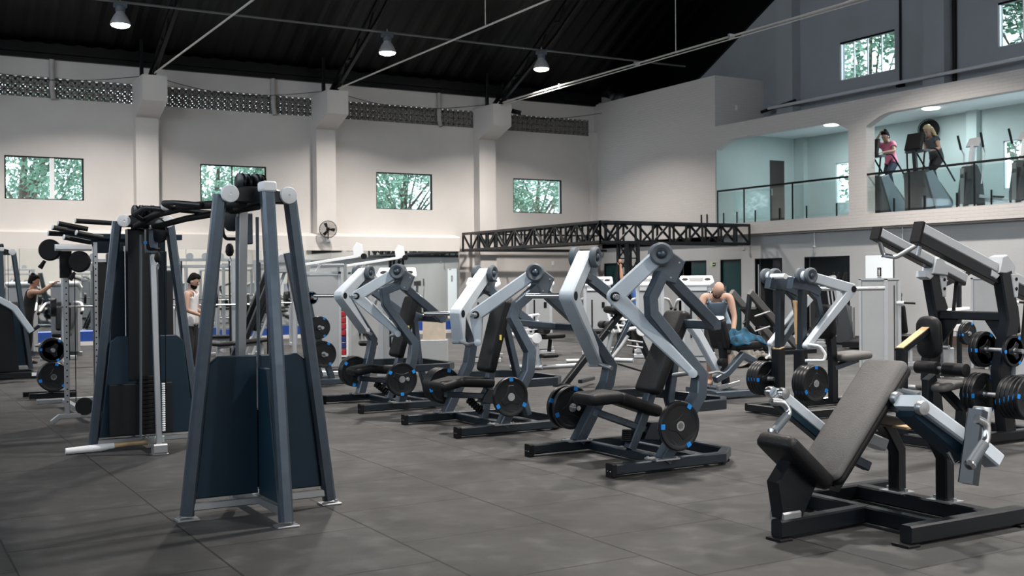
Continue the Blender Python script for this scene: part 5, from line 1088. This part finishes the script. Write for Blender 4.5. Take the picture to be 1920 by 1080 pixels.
mb = MB(); mb.box((-.2, -.16, .50), (.2, .16, .96), .004); o = mb.build('cardboard_box', mat('pale_cardboard', (.55, .47, .38), .8, noise=.1)); o.location = (8.9, 18.1, 0.001); o.rotation_euler = (0, 0, math.radians(-30)); tag(o, 'tall pale cardboard box on the grey chest beyond the press machines', 'box')
# ================================================================== WALL FANS, CAMERA BOX, SIGN, SPRINKLERS
def wall_fan(loc, rz, label, R=.21, disc=True):
    t = thing('wall_fan', label, 'fan', loc, rz)
    mb = MB()
    for r in [R * k_ / 9 for k_ in range(9, 0, -1)]: 
        pts = [(r * math.cos(q), -.10 + (.03 if r < R else 0) * 0 - .05 * (1 - (r / R) ** 2), r * math.sin(q)) for q in [j * math.pi / 16 for j in range(33)]]; mb.tube(pts, .004 if r < R else .011, 5)
    for j in range(28):
        q = j * math.pi / 14; mb.tube([(.03 * math.cos(q), -.15, .03 * math.sin(q)), (R * .6 * math.cos(q), -.13, R * .6 * math.sin(q)), (R * math.cos(q), -.10, R * math.sin(q)), (R * .6 * math.cos(q), -.03, R * .6 * math.sin(q))], .003, 4)
    if disc: mb.lathe([(0, -.02), (R * .97, -.02), (R * .97, -.012), (0, -.012)], (0, 0, 0), (0, 1, 0), 28)
    mb.build('guard', m_blackmat, t)
    for j in range(3):
        b = MB(); q0 = j * 2.094; vs = []
        ol = [(R * .12, -.25), (R * .5, -.42), (R * .82, -.35), (R * .86, .1), (R * .5, .28), (R * .12, .3)]
        b.prism([(r * math.cos(q0 + a), r * math.sin(q0 + a)) for r, a in ol], (0, -.09, 0), (1, 0, 0), (0, 0, 1), .008); b.build('blade', m_blackmat, t)
    MB().lathe([(0, -.05), (.035, -.05), (.055, .0), (.05, .08), (0, .10)], (0, -.06, 0), (0, 1, 0), 18).build('motor', m_blackmat, t)
    MB().tube(fillet([(0, .03, -.02), (0, .05, -.22), (0, .18, -.27)], .05), .018, 10).build('bracket_arm', m_blackmat, t)
    MB().box((-.05, .12, -.36), (.05, .20, -.20), .01).build('wall_bracket', m_white, t)
    return t
wall_fan((11.35, D - .56, 3.06), math.radians(-21), 'black wall fan on the pilaster above the mirrors', .24, False)
wall_fan((IX - .22, 19.42, 5.38), math.radians(-60), 'large black fan on the mezzanine wall behind the blonde woman', .26)
mb = MB(); mb.box((-.10, -.10, -.07), (.10, .12, .07), .01); mb.tube([(-.2, 0, .05), (-.08, 0, .02)], .02, 8); o = mb.build('security_camera', m_blackmat); o.location = (17.25, D - 1.15, 6.72); o.rotation_euler = (.3, 0, .5); tag(o, 'small black camera box beside the corbel block by the truss', 'camera')
t = thing('exit_sign', 'small green and black emergency exit sign on the lower wall between two doors', 'sign', (LX, 24.80, 1.98))
MB().box((-.012, -.14, -.07), (0, .14, .07), .003).build('sign_board', mat('pale_green_sign', (.50, .62, .42), .5), t)
MB().box((-.016, -.10, -.05), (-.012, .02, .05)).build('dark_field', m_blackmat, t, 0)
mb = MB(); mb.prism([(-.08, 0), (-.04, .03), (-.04, .012), (.0, .012), (0, -.012), (-.04, -.012), (-.04, -.03)], (-.018, .0, 0), (0, 1, 0), (0, 0, 1), .003); mb.build('arrow', m_white, t, 0)
for y in (23.35, 20.7, 17.9):
    t = thing('sprinkler', 'slim drop pipe with sprinkler head under the mezzanine, %s' % {23.35: 'beside the truss end', 20.7: 'before the open doorway', 17.9: 'past the white door'}[y], 'sprinkler', (LX - .15, y, 2.78), 0, 'sprinklers under the mezzanine')
    MB().tube([(0, 0, 0), (0, 0, -.42)], .013, 8).build('drop_pipe', m_silver, t)
    MB().lathe([(0, -.05), (.035, -.05), (.05, -.02), (.045, .0), (.012, .02)], (0, 0, -.40), (0, 0, 1), 14).build('sprinkler_head', m_silver, t)
MB().tube([(LX - .15, 24.3, 2.755), (LX - .15, -7, 2.755)], .018, 8).build('trim_9', m_rod)['kind'] = 'structure'
mb = MB(); mb.box((19.2, D - .015, 2.05), (19.28, D, 2.18)); tag(mb.build('wall_thermostat', m_white), 'small white box on the wall under the truss', 'wall box')
# ================================================================== MEZZANINE RAILING AND MACHINES
t = thing('glass_railing', 'glass railing with thin black handrail along the mezzanine edge', 'railing', (WX + .04, 14, 3.1)); O = V((WX + .04, 14, 3.1))
RX = WX + .04
MB().beam([Q(RX, 24.95, 4.05), Q(RX, 0, 4.05)], .05, .035).build('handrail', m_blackmat, t)
mb = MB(); mb.beam([Q(RX, 24.3, 4.05), Q(RX, 25.08, 4.05)], .05, .035); mb.build('wall_return', m_blackmat, t)
y = 24.30
ys = [24.30, 23.2, 21.35, 19.30, 17.60, 15.85, 14.1, 12.3, 10.5]
for yy in ys: MB().beam([Q(RX, yy, 3.1), Q(RX, yy, 4.05)], .035, .035, (0, 1, 0)).build('baluster', m_blackmat, t)
for a, b in zip(ys[:-1], ys[1:]):
    n = 2
    for j in range(n):
        c = a + (b - a) * (j + .5) / n; MB().beam([Q(RX - .02, c, 3.0), Q(RX - .02, c, 3.42)], .035, .025, (0, 1, 0)).build('clamp_post', m_blackmat, t)
    MB().box(tuple(Q(RX - .006, b + .03, 3.16)), tuple(Q(RX + .006, a - .03, 3.98))).build('glass_panel', m_pane, t, 0)
for yy in (24.7, 24.95): MB().beam([Q(RX - .06, yy, 3.72 - .6), Q(RX - .06, yy, 3.42)], .03, .03, (0, 1, 0)).build('clamp_post', m_blackmat, t)
for (x, y, w) in ((22.64, 21.6, 'round recessed ceiling light of the mezzanine, first bay'), (22.69, 18.4, 'round recessed ceiling light of the mezzanine, above the stair climbers'), (22.7, 14.8, 'round recessed ceiling light of the mezzanine, last bay in view')):
    o = MB().lathe([(0, -.03), (.19, -.03), (.21, -.01), (.21, .0)], (0, 0, 0), (0, 0, 1), 28).build('ceiling_light', mat('white_glow', (1, 1, 1), .5, emit=(.92, 1.0, 1.0), estr=9.0)); o.location = (x, y, 5.72); tag(o, w, 'ceiling light', 'round mezzanine ceiling lights')
    L = bpy.data.lights.new('mezzanine_light', 'AREA'); L.shape = 'DISK'; L.size = .4; L.energy = 48; L.color = (.86, 1.0, 1.0)
    lo = bpy.data.objects.new('mezzanine_light', L); C.objects.link(lo); lo.parent = o; lo.location = (0, 0, -.04)
m_stair = mat('dark_stair_housing', (.018, .022, .026), .35)
def climber(loc, rz, label):
    t = thing('stair_climber', label, 'stair climber', loc, rz, 'stair climbers on the mezzanine')
    mb = MB(); mb.prism([(-.55, .02), (.45, .02), (.48, .95), (.30, 1.0), (-.10, .72), (-.55, .30)], (0, 0, 0), (1, 0, 0), (0, 0, 1), .62, .03); mb.build('step_housing', m_stair, t)
    for j in range(4): MB().box((-.62 + j * .20, -.27, .12 + j * .19), (-.36 + j * .20, .27, .155 + j * .19), .006).build('step', m_blackmat, t)
    for s in (-1, 1): MB().prism([(-.60, .05), (-.30, .05), (.10, .05), (.46, .90), (.22, .98)], (0, s * .325, 0), (1, 0, 0), (0, 0, 1), .03, .006).build('side_cover', mat('slate_cover', (.12, .17, .20), .3), t)
    for s in (-1, 1): MB().tube(fillet([(.42, s * .22, .95), (.40, s * .26, 1.46), (.05, s * .30, 1.50), (-.60, s * .30, .75)], .10), .02, 8).build('side_rail', m_blackmat, t)
    MB().beam([(.40, 0, .95), (.46, 0, 1.52)], .10, .08, (0, 1, 0)).build('mast', m_black, t)
    mb = MB(); mb.prism([(-.24, -.20), (.24, -.20), (.22, .20), (-.22, .20)], (.44, 0, 1.66), (0, 1, 0), (-.25, 0, .97), .10, .02); mb.build('console', m_blackmat, t)
    MB().beam([(.34, -.30, 1.44), (.34, .30, 1.44)], .05, .16).build('console_shelf', m_cap, t)
    return t
k0 = climber((21.75, 19.05, 3.08), math.radians(180), 'stair climber under the woman in the pink shirt')
dup(k0, (21.75, 17.75, 3.08), math.radians(180), 'stair climber with large black screen under the blonde woman')
e1 = elliptical((21.55, 16.35, 3.08), math.radians(180), 'elliptical trainer next to the stair climbers on the mezzanine', 'elliptical trainers on the mezzanine')
dup(e1, (21.55, 15.05, 3.08), math.radians(180), 'elliptical trainer at the picture edge on the mezzanine')
t = thing('exercise_bike', 'low exercise bike between the mezzanine elliptical trainers', 'exercise bike', (23.2, 15.9, 3.08), math.radians(180))
MB().lathe([(0, -.08), (.26, -.08), (.28, 0), (.26, .08), (0, .08)], (.3, 0, .34), (0, 1, 0), 26).build('flywheel_cover', m_white, t)
MB().beam([(-.45, 0, .1), (.4, 0, .3)], .10, .12, (0, 1, 0)).build('frame', m_cap, t); MB().beam([(-.25, 0, .2), (-.3, 0, .78)], .06, .06, (0, 1, 0)).build('seat_post', m_silver, t)
pad('saddle', m_pad, t, (-.45, 0, .82), (1, 0, 0), .28, .2, .08); MB().beam([(.35, 0, .5), (.30, 0, 1.05)], .06, .06, (0, 1, 0)).build('bar_post', m_silver, t); MB().tube([(.3, -.22, 1.05), (.3, .22, 1.05)], .02, 8).build('handlebar', m_blackmat, t)
MB().beam([(-.5, 0, .03), (.5, 0, .03)], .3, .05).build('foot', m_cap, t)
# ================================================================== TREES OUTSIDE
m_leafA = mat('leaf_green', (.20, .34, .24), .6, noise=.5, nscale=1.5); m_bark = mat('bark', (.12, .09, .07), .9)
_b = m_leafA.node_tree.nodes['Principled BSDF']
def tree(loc, h, r, label, seed, n=5200, ls=1.0):
    rnd = random.Random(seed); t = thing('garden_tree', label, 'tree', loc, 0, 'trees outside the windows')
    mb = MB(); mb.tube([(0, 0, 0), (.1, 0, h * .3), (-.05, .1, h * .55), (.1, 0, h * .85)], [.22, .17, .12, .03], 9)
    cl = []
    for i in range(16):
        a = rnd.uniform(0, 6.28); rr = r * rnd.uniform(.25, .8); z = h * rnd.uniform(.38, .95); p = V((rr * math.cos(a), rr * math.sin(a), z)); cl.append((p, rnd.uniform(.5, .95) * r * .45))
        mb.tube([(0, 0, z * .6), (p.x * .5, p.y * .5, z * .82), tuple(p)], [.06, .035, .01], 5)
    mb.build('trunk', m_bark, t)
    vs = []; fs = []
    for i in range(n):
        p, q = cl[rnd.randrange(len(cl))]
        o = V((rnd.gauss(0, 1), rnd.gauss(0, 1), rnd.gauss(0, .8))) * q * .55 + p; s = rnd.uniform(.05, .11) * ls
        a = V((rnd.gauss(0, 1), rnd.gauss(0, 1), rnd.gauss(0, 1))).normalized(); b = a.orthogonal().normalized() * s * .5
        k = len(vs); vs += [o - a * s, o + b, o + a * s, o - b]; fs.append((k, k + 1, k + 2, k + 3))
    m = MB(); m.add(vs, fs); m.build('crown', m_leafA, t, 0)
    return t
tree((4.3, 37.5, 0), 8.2, 3.6, 'leafy tree seen through the first back window', 1, 16000)
tree((10.6, 38.5, 0), 7.5, 3.2, 'leafy tree seen through the second back window', 2, 14000)
tree((18.2, 39.5, 0), 7.8, 3.4, 'leafy tree seen through the window above the far press machine', 3, 15000, 1.15)
tree((24.2, 39.3, 0), 7.6, 3.5, 'leafy tree seen through the last back window', 4, 15000)
tree((33.5, 30.0, 0), 13.0, 4.2, 'tall leafy tree outside the first upper window', 5, 14000, 1.9)
tree((34.0, 23.0, 0), 13.5, 3.6, 'tall leafy tree outside the upper window at the picture edge', 6, 12000, 1.9)
# ================================================================== PEOPLE
m_skinL = mat('skin_light', (.45, .28, .21), .55); m_skinT = mat('skin_tan', (.42, .23, .15), .55)
m_hairB = mat('hair_black', (.006, .005, .005), .9, 0, .2); m_hairY = mat('hair_blonde', (.62, .48, .26), .5)
m_cw = mat('white_cloth', (.66, .66, .68), .8, noise=.08); m_cbl = mat('black_cloth', (.012, .012, .014), .85)
m_cpink = mat('pink_cloth', (.70, .20, .33), .8); m_cblue = mat('light_blue_cloth', (.30, .40, .50), .8, noise=.08); m_cnavy = mat('navy_cloth', (.02, .03, .06), .8); m_cb2 = mat('blue_cloth', (.05, .13, .36), .8)
def skin_mesh(verts, edges, root=0, sub=2):
    me = bpy.data.meshes.new('tmp'); me.from_pydata([v[0] for v in verts], edges, []); o = bpy.data.objects.new('tmp', me); C.objects.link(o)
    sm = o.modifiers.new('s', 'SKIN'); sm.use_smooth_shade = True; sm.branch_smoothing = .4
    for i, v in enumerate(verts):
        d = me.skin_vertices[0].data[i]; d.radius = v[1] if isinstance(v[1], tuple) else (v[1], v[1]); d.use_root = (i == root)
    ss = o.modifiers.new('ss', 'SUBSURF'); ss.levels = sub; ss.render_levels = sub
    dg = bpy.context.evaluated_depsgraph_get(); dg.update(); ev = o.evaluated_get(dg).to_mesh()
    vs = [tuple(v.co) for v in ev.vertices]; fs = [tuple(p.vertices) for p in ev.polygons]
    o.evaluated_get(dg).to_mesh_clear(); bpy.data.objects.remove(o); bpy.data.meshes.remove(me)
    return vs, fs
def person(label, loc, yaw, J, skin, top, bottom, hair, shoes=None, hairstyle='short', beard=False, sleeves=.0, legs_full=True, female=False, s=1.0):
    # J: joints in local frame, +x is the facing direction, +y the left hand side
    t = thing('person', label, 'person', loc, yaw); t.scale = (s, s, s)
    pel, che, nk, hd = [V(J[k]) for k in ('pelvis', 'chest', 'neck', 'head')]
    face = V(J.get('face', (1, 0, -.1))).normalized()
    verts = []; edges = []; idx = {}
    def v(k, p, r, par=None):
        idx[k] = len(verts); verts.append((tuple(p), r))
        if par: edges.append((idx[par], idx[k]))
    w = .9 if female else 1.0
    v('pel', pel, .125 * (1.05 if female else 1)); v('waist', pel.lerp(che, .45), .105 * w, 'pel'); v('che', che, .13 * w, 'waist'); v('nk0', che.lerp(nk, .7), .075 * w, 'che'); v('nk', nk, .055 * w, 'nk0')
    v('hd', nk.lerp(hd, .6), .06, 'nk')
    for q in 'LR':
        sh, el, wr = [V(J[k + q]) for k in ('sh', 'el', 'wr')]; hp, kn, an = [V(J[k + q]) for k in ('hip', 'knee', 'ank')]
        v('sh' + q, sh, .066 * w, 'che'); v('ua' + q, sh.lerp(el, .45), .053 * w, 'sh' + q); v('el' + q, el, .040 * w, 'ua' + q); v('fa' + q, el.lerp(wr, .35), .040 * w, 'el' + q); v('wr' + q, wr, .026, 'fa' + q)
        hd_ = (wr - el).normalized(); v('pm' + q, wr + hd_ * .07, (.036, .018), 'wr' + q)
        v('hip' + q, hp, .095, 'pel'); v('th' + q, hp.lerp(kn, .4), .080 * (1.05 if female else 1), 'hip' + q); v('kn' + q, kn, .055, 'th' + q); v('cf' + q, kn.lerp(an, .35), .053, 'kn' + q); v('an' + q, an, .034, 'cf' + q)
        v('ft' + q, an + V((.12, 0, -.05)), .032, 'an' + q)
    vs, fs = skin_mesh(verts, edges); mb = MB(); mb.add(vs, fs)
    # head with brow, nose, jaw and ears, joined into the body surface
    up = (hd - nk).normalized(); sd = up.cross(face).normalized(); fc = sd.cross(up).normalized(); rings = []
    hc = hd
    for (h, rx, ry, off) in ((-.115, .030, .035, .030), (-.105, .055, .050, .020), (-.07, .075, .062, .008), (-.02, .088, .070, 0), (.03, .096, .076, -.004), (.07, .090, .073, -.008), (.10, .066, .056, -.010), (.118, .03, .03, -.010)):
        rings.append([hc + up * h + fc * (off + rx * math.cos(a)) + sd * ry * math.sin(a) for a in [2 * math.pi * i / 16 for i in range(16)]])
    mb.loft(rings)
    mb.loft([[hc + fc * (.086 + q) + up * z + sd * y for (y, z) in ((-.012 * k, -.035), (.012 * k, -.035), (.006 * k, .02), (-.006 * k, .02))] for q, k in ((-.01, 1.3), (.016, .8))])
    mb.loft([[hc + fc * (.078 + q) + up * (-.062 + z) + sd * y for (y, z) in ((-.024 * k, -.005), (.024 * k, -.005), (.022 * k, .006), (-.022 * k, .006))] for q, k in ((-.01, 1), (.008, .7))])
    for e in (-1, 1): mb.lathe([(0, -.01), (.026, -.008), (.030, .0), (.02, .008)], hc + sd * e * .076 + up * -.01, sd * e, 10)
    for q in 'LR':
        el, wr = V(J['el' + q]), V(J['wr' + q]); d = (wr - el).normalized(); ref = V(J.get('palm', (0, 0, -1))); k = d.cross(ref); k = k.normalized() if k.length > .1 else V((0, 1, 0)); c = k.cross(d).normalized() * -1
        base = wr + d * .10
        for i, L in enumerate((.062, .074, .070, .055)):
            a = base + k * (.024 - .016 * i); mb.tube([a - d * .02, a + d * L * .5 + c * -.006, a + d * L * .85 - c * .022, a + d * L * .95 - c * .04], [.0085, .008, .007, .005], 6)
        a = wr + d * .045 + k * .028; mb.tube([a, a + d * .025 + k * .022 - c * .008, a + d * .052 + k * .028 - c * .02], [.011, .009, .006], 6)
    mb.build('body', skin, t, 180)
    # eyes
    eb = MB(); [eb.lathe([(0, -.006), (.011, -.002), (.010, .003), (0, .005)], hc + fc * .088 + sd * e * .032 + up * .012, fc, 10) for e in (-1, 1)]; eb.build('eyes', m_blackmat, t)
    # clothing: offset shells of the body surface, chosen by nearest limb
    segs = [(verts[p][0], verts[q][0], kk[p], kk[q], *[(r if isinstance(r, float) else r[0]) for r in (verts[p][1], verts[q][1])]) for kk in [{i: k for k, i in idx.items()}] for p, q in edges]
    me = bpy.data.meshes.new('tmp'); me.from_pydata(vs, [], fs); me.update(); nrm = [tuple(v_.normal) for v_ in me.vertices]
    flip_ = sum((V(vs[i]) - V(verts[idx['che']][0])).dot(V(nrm[i])) for i in range(0, len(vs), 7)) < 0
    bpy.data.meshes.remove(me)
    lab = []
    for p in vs:
        p = V(p); best = None
        for a_, b_, ka, kb, ra, rb in segs:
            a_, b_ = V(a_), V(b_); d_ = b_ - a_; tt = max(0, min(1, (p - a_).dot(d_) / max(d_.dot(d_), 1e-6))); r_ = (p - a_ - d_ * tt).length - (ra + (rb - ra) * tt)
            if best is None or r_ < best[0]: best = (r_, ka, kb, tt)
        lab.append(best)
    def shell(name, test, grow, m):
        keep = [test(l[1], l[2], l[3]) for l in lab]; mp = {}; g = MB(); nv = []; nf = []
        for f_ in fs:
            if all(keep[i] for i in f_):
                for i in f_:
                    if i not in mp: mp[i] = len(nv); nv.append(V(vs[i]) + V(nrm[i]) * (-grow if flip_ else grow))
                nf.append(tuple(mp[i] for i in f_))
        g.add(nv, nf); o = g.build(name, m, t, 180); so = o.modifiers.new('cloth', 'SOLIDIFY'); so.thickness = .008; so.offset = 1; return o
    def in_top(a_, b_, t_):
        if a_ == 'pel' and b_.startswith('hip'): return True
        if b_[:2] == 'th': return t_ < .45
        if (a_, b_) in (('pel', 'waist'), ('waist', 'che')): return True
        if (a_, b_) == ('che', 'nk0'): return t_ < (.9 if sleeves else .75)
        if b_[:2] == 'sh': return True if sleeves else t_ < .72
        if b_[:2] == 'ua': return sleeves > 0 and t_ < sleeves * 2
        if b_[:2] == 'el': return sleeves > .5 and t_ < (sleeves - .5) * 2
        return False
    def in_legs(a_, b_, t_):
        if a_ == 'pel' and b_.startswith('hip'): return True
        if (a_, b_) == ('pel', 'waist'): return t_ < .35
        if b_[:2] in ('th', 'kn'): return True
        if b_[:2] in ('cf',): return legs_full or t_ < .1
        if b_[:2] == 'an': return legs_full and t_ < .92
        return False
    shell('trousers' if legs_full else 'shorts', in_legs, .006 if female else .012, bottom)
    shell('shirt', in_top, .018, top)
    if shoes:
        for q in 'LR':
            an = V(J['ank' + q]); g = MB(); fl = an + V((.05, 0, -.055))
            g.loft([[fl + V((x, y * k, z)) for (x, y, z) in ((dx, -.042, -.045), (dx, .042, -.045), (dx - .01, .036, h), (dx - .01, -.036, h))] for dx, h, k in ((-.13, .03, .7), (-.08, .05, 1), (.02, .03, 1), (.10, .0, 1), (.155, -.02, .7))]); g.build('shoe', shoes, t, 60)
    # hair
    if hairstyle:
        g = MB(); rings = []
        for (h, rx, ry, off) in ((-.05, .084, .080, -.026), (.0, .094, .084, -.022), (.05, .100, .086, -.014), (.09, .098, .082, -.008), (.12, .078, .064, -.006), (.138, .034, .03, -.006)):
            rings.append([hc + up * (h + .012 * math.sin(7 * a)) + fc * (off + rx * math.cos(a)) + sd * ry * math.sin(a) for a in [2 * math.pi * i / 20 for i in range(20)]])
        # open the hairline at the face by pulling forward points back
        for i, rg in enumerate(rings[:3]):
            for j, p in enumerate(rg):
                c = math.cos(2 * math.pi * j / 20)
                if c > .15: rg[j] = p - fc * (c - .15) * (.10, .075, .035)[i]
        g.loft(rings)
        if hairstyle == 'bun': g.lathe([(0, -.03), (.035, -.02), (.045, .01), (.03, .04), (0, .05)], hc + up * .12 - fc * .05, up - fc * .5, 14)
        if hairstyle == 'tail': g.tube([hc - fc * .085 + up * .05, hc - fc * .14, hc - fc * .12 - up * .12, hc - fc * .10 - up * .24], [.03, .035, .03, .01], 8)
        if hairstyle == 'long':
            for k in range(7):
                a = -1.5 + k * .5; o = -fc * (.075 * math.cos(a * .7)) + sd * .08 * math.sin(a); g.tube([hc + o + up * .05, hc + o * 1.15 - up * .06, hc + o * 1.2 - up * .2, hc + o * 1.0 - up * .33], [.03, .036, .03, .012], 8)
        g.build('hair', hair, t, 180)
    if beard:
        g = MB(); rings = []
        for (h, rx, ry, off) in ((-.122, .03, .03, .034), (-.112, .058, .048, .022), (-.085, .076, .062, .012), (-.055, .080, .068, .006)):
            rings.append([hc + up * h + fc * (off + (rx + .006) * math.cos(a)) + sd * (ry + .004) * math.sin(a) for a in [-1.7 + 3.4 * i / 12 for i in range(13)]])
        vs_ = [p for r in rings for p in r]; fs_ = [(i * 13 + j, i * 13 + j + 1, (i + 1) * 13 + j + 1, (i + 1) * 13 + j) for i in range(3) for j in range(12)]
        g.add(vs_, fs_); g.build('beard', m_hairB, t, 180)
    return t
def stand(H=1.75, lean=0.0, **kw):
    k = H / 1.75
    J = dict(pelvis=(0, 0, .95), chest=(lean * .6, 0, 1.32), neck=(lean, 0, 1.50), head=(lean + .03, 0, 1.62), shL=(lean * .8, .19, 1.42), shR=(lean * .8, -.19, 1.42), elL=(0, .25, 1.13), elR=(0, -.25, 1.13), wrL=(.06, .25, .88), wrR=(.06, -.25, .88),
             hipL=(0, .09, .90), hipR=(0, -.09, .90), kneeL=(.02, .10, .49), kneeR=(.02, -.10, .49), ankL=(-.02, .11, .09), ankR=(-.02, -.11, .09))
    J.update(kw); return {a: (tuple(c * k for c in b) if a not in ('face', 'palm') else b) for a, b in J.items()}
person('man in a white tank top and black trousers looking down at his hands', (4.78, 19.14, 0), math.radians(-34),
       stand(1.72, .02, head=(.07, 0, 1.615), face=(1, -.1, -.55), elL=(.03, .25, 1.12), elR=(.03, -.25, 1.12), wrL=(.26, .14, 1.02), wrR=(.26, -.12, 1.02)), m_skinL, m_cw, m_cbl, m_hairB, mat('white_shoe', (.6, .58, .55), .5), 'short', True)
_p = SC.objects[-1]
o = MB().box((-.04, -.008, -.075), (.04, .008, .075), .004).build('phone', m_blackmat); o.location = (5.06, 18.98, 1.04); o.rotation_euler = (.6, 0, -.6); tag(o, 'dark phone held by the man in the white tank top', 'phone')
person('bald bearded man in a pale blue tank top leaning over the dark machine', (10.36, 12.05, -.0), math.radians(-133),
       stand(1.78, 0, pelvis=(-.28, 0, .98), chest=(.06, 0, 1.22), neck=(.22, 0, 1.33), head=(.34, .03, 1.37), face=(.75, .1, -.75), shL=(.12, .175, 1.28), shR=(.12, -.175, 1.28), elL=(.16, .24, 1.00), elR=(.22, -.24, 1.02), wrL=(.28, .22, .76), wrR=(.36, -.12, .90), hipL=(-.28, .09, .92), hipR=(-.28, -.09, .92), kneeL=(-.12, .12, .50), kneeR=(-.12, -.12, .50), ankL=(-.30, .12, .09), ankR=(-.30, -.12, .09)),
       m_skinL, m_cblue, m_cbl, m_hairB, m_blackmat, None, True, legs_full=False)
person('woman in a pink shirt and navy leggings, hand raised to her head, on the mezzanine', (22.0, 19.08, 3.52), math.radians(185),
       stand(1.60, .0, pelvis=(-.10, 0, .92), chest=(.04, 0, 1.27), neck=(.12, 0, 1.44), head=(.17, 0, 1.54), face=(.8, 0, -.6), shL=(.10, .16, 1.36), shR=(.06, -.16, 1.36), elL=(.20, .28, 1.15), elR=(.28, -.26, 1.36), wrL=(.42, .16, 1.12), wrR=(.30, -.10, 1.56), hipL=(-.08, .09, .88), hipR=(-.1, -.09, .88), kneeL=(.18, .10, .60), kneeR=(.05, -.10, .47), ankL=(.02, .10, .26), ankR=(-.12, -.10, .10)),
       m_skinL, m_cpink, m_cnavy, m_hairB, m_blackmat, 'bun', False, .55, True, True, 1.08)
person('blonde woman in black leggings and dark top walking on the stair climber', (22.02, 17.80, 3.52), math.radians(172),
       stand(1.60, .0, pelvis=(-.16, 0, .92), chest=(.02, 0, 1.26), neck=(.10, 0, 1.43), head=(.15, 0, 1.53), face=(1, .1, -.2), shL=(.06, .16, 1.35), shR=(.06, -.16, 1.35), elL=(.02, .24, 1.10), elR=(.02, -.24, 1.10), wrL=(.24, .20, 1.05), wrR=(.24, -.20, 1.05), hipL=(-.14, .09, .88), hipR=(-.14, -.09, .88), kneeL=(.12, .10, .58), kneeR=(.0, -.10, .47), ankL=(-.02, .10, .24), ankR=(-.2, -.10, .10)),
       m_skinL, mat('charcoal_cloth', (.06, .07, .08), .8), m_cbl, m_hairY, m_blackmat, 'long', False, .35, True, True, 1.08)
person('bald person in a blue shirt with one arm raised, behind the weight stack machines', (14.15, 18.95, 0), math.radians(50),
       stand(1.70, 0, elL=(.05, .38, 1.62), wrL=(.05, .40, 1.88), shL=(0, .20, 1.44)), m_skinT, m_cb2, m_cbl, m_hairB, m_blackmat, None, False, .9)
person('person in black clothing partly hidden by the far crossover tower', (3.93, 18.45, 0), math.radians(-70), stand(1.68, .03), m_skinL, m_cbl, m_cbl, m_hairB, m_blackmat, 'short', False, .4)
person('person in a black sleeveless top with arms forward near the mirror', (2.75, 23.8, 0), math.radians(-10), stand(1.75, .1, elL=(.25, .3, 1.4), wrL=(.45, .2, 1.55), elR=(.25, -.3, 1.4), wrR=(.45, -.2, 1.55)), m_skinT, m_cbl, m_cbl, m_hairB, m_blackmat, 'bun', False, 0)
for p in [o for o in SC.objects if o.name.startswith('weight_plate') and o.parent is None and not o.get('label')]:
    for ch in list(p.children): bpy.data.objects.remove(ch)
    bpy.data.objects.remove(p)
